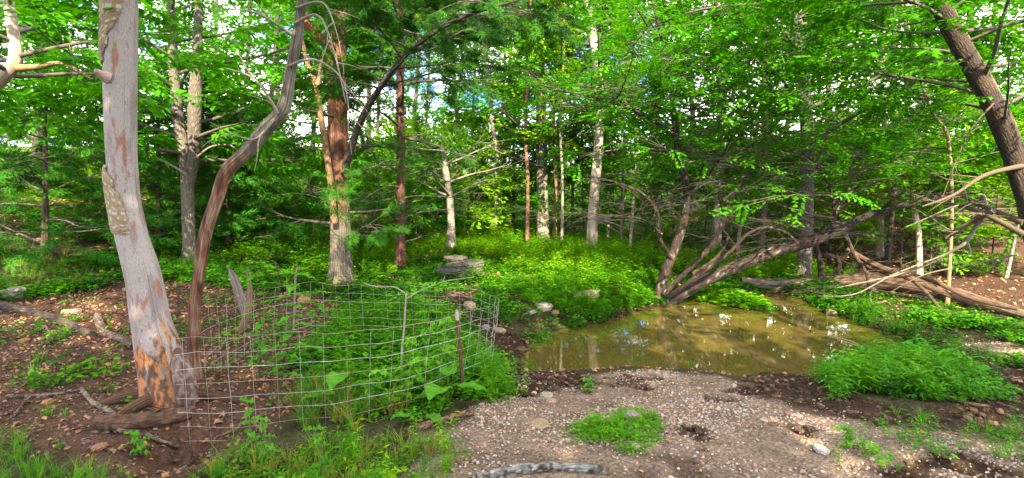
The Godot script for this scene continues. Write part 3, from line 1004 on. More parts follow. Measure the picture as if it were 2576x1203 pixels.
func middle_trees() -> void:
	var pale := Color(0.34, 0.30, 0.25)
	var grey := Color(0.23, 0.205, 0.17)
	var dark := Color(0.085, 0.07, 0.058)
	var rust := Color(0.27, 0.15, 0.09)
	var blotch := noise_of(61, 2.0, FastNoiseLite.TYPE_SIMPLEX_SMOOTH, 3)
	var mottled := func(t: float, a: float, p: Vector3) -> Color:
		return Color(0.33, 0.29, 0.235).lerp(Color(0.13, 0.105, 0.085), smoothstep(-0.05, 0.2, blotch.get_noise_3d(p.x * 3.0, p.y * 1.3, p.z * 3.0)))
	# left: dark cedars whose boughs reach the ground
	for b in [[110, 8.6, 3.6, 1.9, "bushy dark green cedar left of the grey dead trunk, boughs to the ground"], [395, 10.6, 3.4, 1.7, "dense dark cedar between the grey trunk and the forked tree"], [-130, 9.6, 4.6, 2.2, "dark cedar bush at the far left edge above the grass bank"], [640, 14.0, 3.2, 1.6, "low shadowy cedar behind the curved trunk beside the bright clearing"], [570, 11.5, 2.6, 1.5, "small dark cedar filling the gap right of the forked tree"]]:
		tree("cedar_bush", b[4], "dark cedars on the left bank", b[1], [[b[0], 600], [b[0] + 4, 450]], 0.07, 0.015, b[2] + 1.0, Color(0.10, 0.07, 0.05), "shred",
			[{"lo": 0.06, "hi": 0.97, "n": 34, "R": b[3], "subs": 7, "per": 3, "kind": "cedar0", "mat": "needle", "col": Color(0.024, 0.105, 0.008), "rise": 0.1, "cone": 0.75, "sub": 0.8, "scale": 0.95}])
	tree("oak_tree", "dark bent trunk at left seen against the yellow sunlit field", "", 15.0, [[85, 450], [90, 400], [100, 330], [110, 240], [100, 100]], 0.2, 0.08, 12.0, dark, "bark", [limes(26, 4.0, 0.3, GREEN, 1.4, "broad0")])
	tree("oak_tree", "thin dark sapling left of the grey dead trunk before the yellow field", "", 12.5, [[232, 470], [228, 400], [226, 300], [220, 150]], 0.05, 0.02, 8.0, dark, "bark", [limes(18, 2.6, 0.25, GREEN, 1.2)])
	tree("oak_tree", "thin dark trunk left of the sunlit clearing", "", 16.0, [[592, 520], [594, 440], [600, 330], [620, 180]], 0.08, 0.04, 10.0, dark, "bark", [limes(20, 3.2, 0.35, GREEN, 1.4)])
	tree("oak_tree", "slim dark trunk standing at the right side of the sunlit clearing", "", 15.0, [[662, 530], [664, 440], [670, 330], [690, 180]], 0.10, 0.05, 11.0, dark, "bark", [limes(24, 3.4, 0.35, GREEN, 1.4, "broad2")])
	tree("bare_snag", "short orange sunlit dead stem left of the stout red cedar", "", 15.0, [[792, 515], [791, 470], [790, 415]], 0.075, 0.05, 0.0, Color(0.40, 0.24, 0.13), "wood", [])
	# middle
	tree("bare_snag", "crooked pale leafless snag right of the slender cedar", "", 15.0, [[1134, 570], [1134, 520], [1126, 460], [1116, 400], [1112, 370]], 0.12, 0.09, 0.0, pale, "bark", [{"lo": 0.3, "hi": 0.95, "n": 12, "R": 2.0, "subs": 5, "per": 0, "rise": 0.3, "bark": Color(0.26, 0.23, 0.19)}])
	tree("birch_tree", "thin pale trunk with a broken stub near its top, centre left", "", 18.0, [[1248, 570], [1250, 420], [1238, 300], [1226, 190], [1215, 60]], 0.10, 0.07, 13.0, mottled, "wood", [limes(24, 3.4, 0.3, GREEN, 1.5)])
	var big := tree("oak_tree", "thick lichen-grey trunk at the centre of the wood", "", 17.0, [[1366, 600], [1364, 480], [1362, 360], [1360, 230], [1355, 80]], 0.21, 0.13, 14.0, mottled, "bark", [limes(30, 4.2, 0.3, LIME, 1.5)])
	twig_part(big, [[1362, 420], [1300, 400], [1250, 380], [1180, 330]], 16.8, 0.05, Color(0.12, 0.1, 0.08), 1.0)
	tree("birch_tree", "pale leaning trunk right of the thick central trunk, lit along its length", "", 14.6, [[1487, 618], [1494, 500], [1506, 360], [1512, 250], [1496, 120], [1478, 0]], 0.155, 0.10, 13.0, mottled, "wood", [limes(30, 3.6, 0.36, LIME, 1.3)])
	var thin := [[1326, 575, 1322, 16.0, 0.065, "rusty brown", rust], [1396, 575, 1392, 16.5, 0.06, "reddish", rust], [1413, 580, 1410, 15.5, 0.045, "pale pinkish", pale], [1265, 565, 1262, 20.0, 0.08, "grey", grey], [1288, 560, 1292, 21.0, 0.06, "crooked brown", grey], [1440, 570, 1432, 19.0, 0.055, "dim grey", grey], [1528, 585, 1540, 17.0, 0.05, "yellowish", pale], [1560, 590, 1566, 16.0, 0.055, "mossy grey", grey], [1585, 580, 1600, 15.0, 0.045, "pale slanting", pale], [1180, 540, 1188, 22.0, 0.08, "shaded grey", grey], [1068, 545, 1072, 22.0, 0.07, "faint brown", rust], [945, 560, 950, 20.0, 0.09, "dark brown", dark]]
	var where := ["left of the thick central trunk", "just right of the thick central trunk", "between the thick central trunk and the leaning pale trunk", "behind the thin pale trunk with the stub", "right of the thin pale trunk with the stub", "behind and left of the leaning pale trunk", "right of the leaning pale trunk's foot", "second to the right of the leaning pale trunk", "third to the right of the leaning pale trunk", "behind the crooked leafless snag", "right of the slender bare cedar", "between the stout cedar and the slender cedar"]
	for k in thin.size():
		var t = thin[k]
		tree("sapling_tree", "thin %s stem %s" % [t[5], where[k]], "thin stems in the middle of the wood", t[3], [[t[0], t[1]], [(t[0] + t[2]) * 0.5 + 4, 460], [t[2], 330], [t[2] + 8, 150]], t[4], t[4] * 0.5, 10.0, t[6], "bark", [limes(13, 2.4, 0.3, LIME if k % 2 else GREEN, 1.4, "broad%d" % (k % 3))])
	# right
	tree("birch_tree", "pale broken-barked trunk rising behind the leaning pond tree", "", 15.5, [[1802, 600], [1808, 500], [1814, 400], [1816, 330], [1812, 150]], 0.16, 0.12, 13.0, mottled, "wood", [limes(30, 3.6, 0.34, GREEN, 1.3, "broad2")])
	tree("oak_tree", "dark slender trunk behind the pond between the pale trunk and the big dark trunk", "", 12.6, [[1909, 706], [1914, 620], [1922, 520], [1926, 400], [1924, 200]], 0.10, 0.07, 9.0, dark, "bark", [limes(18, 2.6, 0.4, GREEN, 1.2)], {"flare": 0.4})
	tree("oak_tree", "big dark straight trunk rising behind the fallen log", "", 12.3, [[2021, 706], [2026, 600], [2030, 480], [2031, 350], [2022, 180], [2004, 60], [1998, -60]], 0.19, 0.13, 14.0, Color(0.14, 0.12, 0.105), "bark", [limes(44, 4.0, 0.28, GREEN, 1.2, "broad0")], {"flare": 0.3, "amp": 0.16})
	tree("dead_conifer", "brown shaded conifer crown high behind the pond tree", "", 20.0, [[1935, 560], [1937, 350], [1940, 60]], 0.15, 0.04, 11.0, dark, "shred", [{"lo": 0.42, "hi": 0.97, "n": 44, "R": 2.6, "subs": 10, "per": 4, "kind": "cedar1", "mat": "needle", "col": Color(0.045, 0.05, 0.018), "rise": 0.1, "cone": 0.5, "sub": 1.2, "scale": 1.4}])
	tree("birch_tree", "blotched cream and grey trunk in the right-hand wood", "", 14.0, [[2214, 640], [2216, 500], [2222, 400], [2226, 300], [2218, 120]], 0.10, 0.07, 12.0, mottled, "wood", [limes(38, 3.4, 0.22, GREEN, 1.2)])
	tree("oak_tree", "dark thin trunk beside the blotched cream trunk", "", 13.0, [[2232, 660], [2248, 500], [2256, 350], [2248, 150]], 0.075, 0.05, 10.0, dark, "bark", [limes(36, 3.2, 0.22, LIME, 1.2, "broad2")])
	tree("sapling_tree", "yellowish slender sapling left of the big leaning trunk", "", 9.5, [[2392, 640], [2394, 560], [2392, 420], [2380, 330], [2340, 270]], 0.045, 0.02, 6.0, Color(0.22, 0.16, 0.08), "wood", [limes(22, 2.0, 0.35, GREEN, 1.0, "broad1")])
	tree("ivy_tree", "shaded trunk clad in dark leaves near the big leaning trunk", "", 15.0, [[2432, 600], [2438, 450], [2442, 300], [2440, 150]], 0.16, 0.10, 12.0, dark, "bark", [limes(26, 3.2, 0.3, GREEN, 1.3), {"lo": 0.1, "hi": 0.5, "n": 60, "R": 0.45, "subs": 3, "per": 2, "kind": "broad2", "col": DEEP, "sub": 0.3, "scale": 0.9, "called": "ivy"}])
	tree("bare_snag", "short pale broken stump standing in leaves right of the pond tree", "", 11.8, [[2318, 640], [2312, 590], [2306, 555], [2300, 528]], 0.085, 0.07, 0.0, Color(0.42, 0.34, 0.25), "wood", [])
	tree("sapling_tree", "whitish lichen-covered leaning sapling on the right-hand slope", "", 12.0, [[2530, 720], [2545, 640], [2562, 560], [2590, 450]], 0.05, 0.03, 6.0, Color(0.30, 0.30, 0.27), "bark", [limes(18, 2.2, 0.3, GREEN, 1.1)])
	# big leaning trunk at the right edge
	var lean := tree("leaning_tree", "big dark trunk leaning left across the upper right corner, a pale split along it", "", 7.6, [[2665, 860], [2630, 700], [2592, 520], [2530, 330], [2460, 190], [2395, 70], [2350, -20], [2290, -140]], 0.28, 0.18, 9.5, func(t: float, a: float, p: Vector3) -> Color:
		var s := blotch.get_noise_3d(p.x * 5.0, p.y * 2.0, p.z * 5.0)
		var c := Color(0.045, 0.032, 0.026).lerp(Color(0.095, 0.06, 0.038), smoothstep(0.0, 0.3, s))
		return c.lerp(Color(0.36, 0.25, 0.15), smoothstep(0.25, 0.1, absf(wrapf(a - 5.1, -PI, PI))) * smoothstep(0.35, 0.45, t) * smoothstep(0.95, 0.8, t)), "bark",
		[limes(38, 3.0, 0.35, GREEN, 1.0, "broad2").merged({"thin": 0.6, "from": 0.12, "subs": 11}, true)], {"flare": 0.3, "amp": 0.16, "slim": 0.85})
	twig_part(lean, [[2585, 415], [2480, 440], [2400, 490], [2320, 520]], 7.5, 0.04, Color(0.10, 0.075, 0.05), 0.6)
	twig_part(lean, [[2500, 260], [2440, 330], [2400, 420], [2370, 500]], 7.4, 0.014, Color(0.09, 0.065, 0.045), 0.5)

func shrubs() -> void:
	# leafy understorey between the trunks
	var k := 0
	for s in [[700, 17.0, 3.0, "right of the sunlit clearing"], [770, 13.5, 1.8, "left of the stout red cedar's foot"], [930, 15.0, 2.6, "right behind the stout red cedar"], [985, 18.5, 3.6, "left behind the slender cedar"], [1060, 16.5, 3.0, "right behind the slender cedar"], [1105, 19.5, 4.0, "left behind the crooked snag"], [1175, 17.5, 3.2, "right of the crooked snag"], [1225, 20.5, 4.2, "left of the stubbed pale trunk"], [1300, 18.5, 3.4, "between the stubbed trunk and the thick central trunk"], [1345, 21.5, 4.4, "left behind the thick central trunk"], [1425, 18.0, 3.4, "between the central trunk and the leaning pale trunk"], [1470, 20.5, 4.0, "left behind the leaning pale trunk"], [1550, 18.5, 3.6, "right behind the leaning pale trunk"], [1620, 16.0, 3.0, "left behind the pond tree's upright stem"], [1690, 18.5, 3.8, "directly behind the pond tree"], [1770, 17.0, 3.0, "right behind the pond tree's stems"], [1860, 18.0, 3.4, "right of the pale trunk behind the pond"], [1965, 15.5, 2.6, "left of the big dark trunk"], [2080, 15.0, 3.0, "right of the big dark trunk"], [2150, 16.5, 3.6, "left of the blotched cream trunk"], [2270, 12.5, 2.4, "left of the pale broken stump"], [2345, 12.5, 2.6, "right of the pale broken stump"], [2420, 13.5, 3.4, "before the ivy-clad trunk"], [2500, 12.5, 2.6, "left of the whitish leaning sapling"], [300, 12.5, 2.8, "right behind the grey dead trunk"], [520, 13.0, 2.6, "behind the forked tree's foot"]]:
		tree("understorey_shrub", "leafy green understorey shrub %s" % s[3], "understorey shrubs", s[1], [[s[0], 600], [s[0] + rng.randf_range(-10, 10), 560 - s[2] * 12.0]], 0.03, 0.01, s[2], Color(0.10, 0.085, 0.065), "bark",
			[{"lo": 0.1, "hi": 1.0, "n": 12 if s[1] < 14.1 else 17, "R": s[2] * 0.5, "subs": 6, "per": 3, "kind": "broad%d" % (k % 3), "col": [LIME, GREEN, Color(0.09, 0.24, 0.010)][k % 3], "scale": 1.25, "rise": 0.5, "sub": 0.9}], {"flare": 0.0, "category": "shrub"})
		k += 1

func far_trees() -> void:
	# trees behind, told apart by their trunks; crowns close the view and let spots of sky through
	var k := 0
	var spots := [["far left beyond the cedar bush", -60, 21.0], ["left, above the yellow field", 300, 24.0], ["behind the forked tree", 520, 23.0], ["behind the curved trunk's upper bend", 700, 26.0], ["left behind the stout cedar", 780, 20.0], ["right behind the stout cedar", 930, 25.0], ["behind the slender bare cedar", 1040, 28.0], ["behind the crooked snag", 1150, 25.0], ["centre, behind the stubbed pale trunk", 1270, 27.0], ["behind the thick central trunk", 1400, 29.0], ["behind the leaning pale trunk", 1530, 24.0], ["left behind the pond tree", 1640, 22.0], ["directly behind the pond tree's stems", 1740, 26.0], ["right behind the pond tree", 1870, 24.0], ["left behind the big dark trunk", 1985, 27.0], ["right behind the big dark trunk", 2090, 21.0], ["left behind the blotched trunk", 2170, 25.0], ["right behind the blotched trunk", 2300, 20.0], ["behind the ivy-clad trunk", 2480, 22.0], ["far right behind the leaning trunk", 2620, 19.0]]
	for s in spots:
		var px: float = s[1]
		var D: float = s[2]
		tree("woodland_tree", "tall leafy tree in the background, %s" % s[0], "background trees closing the wood", D, [[px, 560], [px + rng.randf_range(-12, 12), 400], [px + rng.randf_range(-20, 20), 200]], rng.randf_range(0.11, 0.19), 0.06, rng.randf_range(13.0, 17.0), Color(0.13, 0.115, 0.095), "bark",
			[limes(10 if px > 1450 and px < 2120 else 24 if px < 600 or px > 2250 else 16, 4.2, 0.18, [LIME, GREEN, GREEN][k % 3], 1.9, "broad%d" % (k % 3))])
		k += 1
	# unseen trees added behind the viewpoint to put the near bank in shade
	for q in [[-3.2, -2.2], [0.2, -2.0], [3.6, -2.0], [-1.4, -4.6], [2.2, -4.4]]:
		var o := thing("added_shade_tree", "unseen leafy tree added behind the viewpoint to shade the near bank", "tree", gy(q[0], q[1]) - Vector3(0, 0.06, 0), "added trees behind the viewpoint")
		var b: Vector3 = o.position
		var cv := curve([b, b + Vector3(0.2, 3.5, 0.1), b + Vector3(-0.1, 5.0, 0.0), b + Vector3(0.1, 6.6, 0.1)], [0.2, 0.16, 0.1, 0.03], 30)
		var g := Geo.new()
		g.tube(cv[0], cv[1], 12, Color(0.14, 0.12, 0.1), fb, 0.12, 2.5, 0.4)
		put("trunk", g.mesh(), M.bark, o)
		var w := []
		var cc := []
		var lg := Geo.new()
		boughs(lg, cv[0], cv[1], {"lo": 0.42, "hi": 1.0, "n": 22, "R": 3.2, "subs": 7, "per": 3, "kind": "broad0", "col": GREEN, "scale": 2.0, "rise": 0.2, "sub": 1.4}, w, cc)
		copies("crown", SP.broad0, M.leaf, w, cc, o)
		put("branch_work", lg.mesh(), M.twig, o)
	# the wood beyond, too deep to tell apart
	var where := []
	var cols := []
	for q in 110:
		var a := rng.randf_range(-1.02, 1.02)
		var D := rng.randf_range(30.0, 46.0)
		var x := tan(a) * D * 0.95
		if x < -11.0 and x > -34.0 and rng.randf() < 0.7: continue
		var c := Vector3(x, broad(x, D) + (rng.randf() * 4.0 if q % 2 == 0 else rng.randf() * 13.0), -D)
		var rad := rng.randf_range(1.2, 2.6)
		for e in 40:
			var o := Vector3(rng.randfn(), rng.randfn() * 0.7, rng.randfn()) * rad * 0.6
			var sc := rng.randf_range(1.8, 3.2)
			where.append(Transform3D(frame_along(Vector3(rng.randfn(), rng.randfn() * 0.4, rng.randfn()), rng.randf_range(-0.8, 0.8)).scaled(Vector3(sc, sc, sc)), c + o))
			cols.append(vary(LIME if q % 3 == 0 else GREEN, 0.25))
	var o2 := copies("far_woodland", SP.broad0, M.leaf, where, cols)
	o2.set_meta("label", "far leafy woodland closing the background")
	o2.set_meta("category", "woodland")

func pond_trees() -> void:
	# --- many-stemmed tree leaning over the pond
	var base := at(1662, 768, 10.0)
	base.y = ground_at(base.x, base.z) - 0.1
	var o := thing("pond_tree", "many-stemmed dark tree leaning over the far bank of the muddy pond", "tree", base)
	var barkc := noise_of(71, 1.6, FastNoiseLite.TYPE_SIMPLEX_SMOOTH, 3)
	var col := func(t: float, a: float, p: Vector3) -> Color:
		var s := barkc.get_noise_3d(p.x * 5.0, p.y * 2.5, p.z * 5.0)
		var c := Color(0.034, 0.026, 0.021).lerp(Color(0.085, 0.046, 0.028), smoothstep(0.0, 0.3, s))
		return c.lerp(Color(0.25, 0.25, 0.20), smoothstep(0.42, 0.5, barkc.get_noise_3d(p.x * 11.0, p.y * 11.0, p.z * 11.0)))
	var stems := [
		["leaning_trunk", [[1668, 775, 10.0], [1710, 742, 10.0], [1770, 708, 9.95], [1850, 672, 9.9], [1950, 632, 9.8], [2040, 606, 9.7], [2100, 580, 9.6], [2180, 545, 9.5], [2260, 520, 9.4], [2370, 500, 9.3]], [0.20, 0.17, 0.165, 0.16, 0.15, 0.16, 0.15, 0.09, 0.05, 0.02], 16],
		["upright_stem", [[1650, 775, 10.05], [1672, 690, 10.0], [1700, 620, 9.95], [1722, 550, 9.9], [1726, 470, 9.9], [1706, 380, 9.85], [1692, 270, 9.8], [1684, 180, 9.8], [1655, 60, 9.8], [1630, -60, 9.8]], [0.15, 0.135, 0.12, 0.10, 0.085, 0.085, 0.06, 0.05, 0.04, 0.03], 14],
		["stem", [[1690, 650, 9.9], [1660, 600, 9.8], [1655, 540, 9.7], [1620, 490, 9.6], [1560, 462, 9.5], [1470, 440, 9.4]], [0.085, 0.065, 0.055, 0.045, 0.035, 0.012], 10],
		["stem", [[1665, 590, 9.7], [1620, 555, 9.5], [1540, 545, 9.3], [1440, 560, 9.2]], [0.05, 0.04, 0.03, 0.01], 9],
		["stem", [[1670, 740, 9.9], [1720, 690, 9.7], [1780, 630, 9.6], [1815, 570, 9.5], [1840, 500, 9.4], [1890, 430, 9.3], [1950, 370, 9.3]], [0.11, 0.095, 0.085, 0.07, 0.05, 0.035, 0.015], 12],
		["stem", [[1685, 745, 9.8], [1760, 690, 9.5], [1830, 640, 9.3], [1880, 590, 9.2], [1930, 572, 9.2], [1985, 590, 9.2], [2010, 620, 9.2]], [0.09, 0.08, 0.065, 0.05, 0.04, 0.03, 0.012], 10],
		["stem", [[1726, 480, 9.9], [1790, 430, 9.7], [1850, 330, 9.6], [1880, 250, 9.5]], [0.05, 0.04, 0.025, 0.01], 8],
		["stem", [[1700, 350, 9.8], [1620, 290, 9.7], [1560, 265, 9.6], [1470, 240, 9.5], [1380, 225, 9.4]], [0.045, 0.04, 0.035, 0.025, 0.01], 8],
		["stem", [[1695, 300, 9.8], [1780, 250, 9.6], [1850, 180, 9.5]], [0.035, 0.025, 0.01], 8],
		["stem", [[1740, 690, 10.1], [1800, 650, 10.3], [1830, 600, 10.4], [1820, 540, 10.4], [1800, 470, 10.4]], [0.075, 0.06, 0.05, 0.04, 0.015], 9],
		["stem", [[2090, 585, 9.6], [2100, 540, 9.6], [2090, 480, 9.5], [2060, 420, 9.4], [2000, 370, 9.3]], [0.09, 0.06, 0.04, 0.03, 0.012], 10],
		["stem", [[2120, 575, 9.6], [2150, 640, 9.4], [2180, 690, 9.2], [2190, 770, 9.1]], [0.07, 0.06, 0.05, 0.05], 9],
		["stem", [[1960, 440, 9.4], [1870, 445, 9.2], [1800, 480, 9.1], [1740, 520, 9.0]], [0.03, 0.025, 0.018, 0.006], 7]]
	var twigs := Geo.new()
	var where := []
	var cols := []
	for s in stems:
		var p := []
		for q in s[1]: p.append(at(q[0], q[1], q[2]))
		var thin: Array = s[2].map(func(v): return v * (0.72 if s[0] != "stem" else 0.52))
		var cv := curve(p, thin, 12 + p.size() * 7)
		var g := Geo.new()
		g.tube(cv[0], cv[1], s[3], col, fb, 0.14, 2.2)
		put(s[0], g.mesh(), M.bark, o)
		# dead twigs
		boughs(twigs, cv[0], cv[1], {"lo": 0.35, "hi": 1.0, "n": 12 if s[0] != "stem" else 8, "R": 1.2, "subs": 7, "per": 0, "thin": 0.65, "rise": 0.15, "bark": Color(0.042, 0.034, 0.028), "sub": 0.8}, [], [])
	for s in [1, 6, 7, 8, 10]:
		var p := []
		for q in stems[s][1]: p.append(at(q[0], q[1], q[2]))
		var cv := curve(p, stems[s][2], 30)
		boughs(twigs, cv[0], cv[1], {"lo": 0.45 if s == 1 else 0.2, "hi": 1.0, "n": 24 if s == 1 else 16, "R": 1.9, "subs": 7, "per": 3, "kind": "broad1", "col": GREEN, "rise": 0.3, "scale": 0.75, "bark": Color(0.10, 0.08, 0.06)}, where, cols)
	put("twig_work", twigs.mesh(), M.twig, o).set_meta("kind", "stuff")
	copies("crown", SP.broad1, M.leaf, where, cols, o)

	# --- fallen log behind the pond
	var log_ := thing("fallen_log", "long grey-brown log lying behind the pond under the leaning tree", "log", gy(6.0, 10.8))
	var lp := [at(1865, 704, 11.4), at(1940, 716, 11.3), at(2060, 716, 11.1), at(2180, 708, 10.7), at(2290, 716, 10.2), at(2400, 745, 9.6), at(2500, 775, 9.0), at(2620, 810, 8.4)]
	var cl := curve(lp, [0.07, 0.13, 0.155, 0.18, 0.19, 0.17, 0.14, 0.09], 60)
	var lg := Geo.new()
	lg.tube(cl[0], cl[1], 22, func(t: float, a: float, p: Vector3) -> Color:
		var s := barkc.get_noise_3d(p.x * 2.5, p.y * 6.0, p.z * 6.0)
		return Color(0.15, 0.10, 0.065).lerp(Color(0.24, 0.21, 0.17), smoothstep(0.25, 0.1, t + s * 0.2)).lerp(Color(0.06, 0.04, 0.025), smoothstep(0.05, 0.3, s)), fb, 0.16, 1.2)
	put("trunk", lg.mesh(), M.shred, log_)
	var stump := Geo.new()
	var b0 := at(2190, 770, 10.6)
	b0.y = ground_at(b0.x, b0.z) - 0.05
	var cs := curve([b0, at(2192, 740, 10.6), at(2196, 705, 10.65)], [0.13, 0.11, 0.12], 14)
	stump.tube(cs[0], cs[1], 14, Color(0.065, 0.05, 0.036), fb, 0.2, 2.0, 0.3)
	put("prop_limb", stump.mesh(), M.bark, log_)
	# --- splintered orange limb lying across the log
	var dl := thing("broken_limb", "splintered orange-brown limb fallen from the leaning tree across the log", "branch", gy(7.2, 9.4))
	for e in [[[[2130, 625, 9.5], [2200, 665, 9.3], [2290, 700, 9.0], [2370, 735, 8.8], [2450, 765, 8.5], [2590, 805, 8.0]], [0.04, 0.048, 0.052, 0.048, 0.042, 0.035], Color(0.14, 0.08, 0.042)], [[[2290, 700, 9.0], [2330, 735, 8.7], [2370, 780, 8.4], [2410, 800, 8.2]], [0.035, 0.03, 0.027, 0.015], Color(0.12, 0.085, 0.05)], [[[2150, 655, 9.4], [2240, 690, 9.3], [2330, 700, 9.2], [2440, 750, 8.9], [2560, 780, 8.4]], [0.03, 0.04, 0.04, 0.035, 0.02], Color(0.15, 0.09, 0.05)]]:
		var p := []
		for q in e[0]: p.append(at(q[0], q[1], q[2]))
		var cv := curve(p, e[1], 30)
		var g := Geo.new()
		g.tube(cv[0], cv[1], 10, e[2], fb, 0.25, 1.2)
		put("limb", g.mesh(), M.shred, dl)
	# --- long pale bare branch hanging down to the right
	var hb := thing("bare_branch", "long pale crooked dead branch sweeping down to the fallen log", "branch", gy(7.4, 8.4))
	for e in [[[[2470, 490, 8.2], [2480, 530, 8.2], [2455, 570, 8.3], [2430, 610, 8.3], [2380, 640, 8.5], [2300, 680, 8.8], [2200, 705, 9.0], [2100, 725, 9.2]], [0.035, 0.035, 0.032, 0.03, 0.025, 0.02, 0.015, 0.006]], [[[2432, 610, 8.3], [2440, 630, 8.3], [2436, 645, 8.3]], [0.025, 0.018, 0.005]], [[[2480, 500, 8.2], [2400, 520, 8.3], [2330, 550, 8.5], [2280, 570, 8.6]], [0.02, 0.015, 0.01, 0.004]], [[[2380, 640, 8.5], [2250, 690, 8.7], [2150, 740, 8.8], [2060, 745, 9.0]], [0.012, 0.012, 0.01, 0.004]], [[[2560, 640, 8.0], [2450, 665, 8.4], [2330, 690, 8.7], [2240, 735, 9.0]], [0.014, 0.012, 0.01, 0.004]]]:
		var p := []
		for q in e[0]: p.append(at(q[0], q[1], q[2]))
		var cv := curve(p, e[1], 36)
		var g := Geo.new()
		g.tube(cv[0], cv[1], 8, Color(0.19, 0.17, 0.135), fb, 0.15, 3.0)
		put("twig", g.mesh(), M.twig, hb)
	# --- dark dead limbs between leaning trunk and right edge
	var dk := thing("dead_branch", "dark dead branch arching from the leaning right trunk toward the pond tree", "branch", gy(6.8, 8.0))
	for e in [[[2576, 560, 7.6], [2500, 530, 8.0], [2420, 495, 8.3], [2340, 490, 8.6], [2260, 515, 8.9]], [[2576, 590, 7.6], [2480, 540, 8.0], [2400, 515, 8.4], [2320, 505, 8.6]], [[2500, 530, 7.9], [2440, 560, 8.2], [2380, 600, 8.4]]]:
		var p := []
		for q in e: p.append(at(q[0], q[1], q[2]))
		var rr := []
		for q in p.size(): rr.append(0.05 - 0.011 * q)
		var cv := curve(p, rr, 26)
		var g := Geo.new()
		g.tube(cv[0], cv[1], 9, Color(0.10, 0.075, 0.05), fb, 0.18, 2.0)
		boughs(g, cv[0], cv[1], {"lo": 0.3, "hi": 1.0, "n": 7, "R": 0.8, "subs": 3, "per": 0, "rise": 0.1, "bark": Color(0.11, 0.09, 0.07), "sub": 0.5}, [], [])
		put("limb", g.mesh(), M.twig, dk)
	# short dark stump tangle under the leaning trunk
	for e in [["dark upright root snag behind the fallen log", [[2068, 702, 11.8], [2062, 650, 11.8], [2050, 610, 11.8]], 0.07], ["black twisted root stub beside the upright root snag", [[2080, 705, 11.6], [2110, 680, 11.5], [2105, 650, 11.5], [2080, 640, 11.5]], 0.07]]:
		var p := []
		for q in e[1]: p.append(at(q[0], q[1], q[2]))
		p[0].y = ground_at(p[0].x, p[0].z) - 0.05
		var rr := []
		for q in p.size(): rr.append(e[2] * (1.0 - 0.2 * q))
		var cv := curve(p, rr, 18)
		var g := Geo.new()
		g.tube(cv[0], cv[1], 12, Color(0.05, 0.033, 0.025), fb, 0.25, 2.0)
		tag(put("root_snag", g.mesh(), M.shred), e[0], "snag")

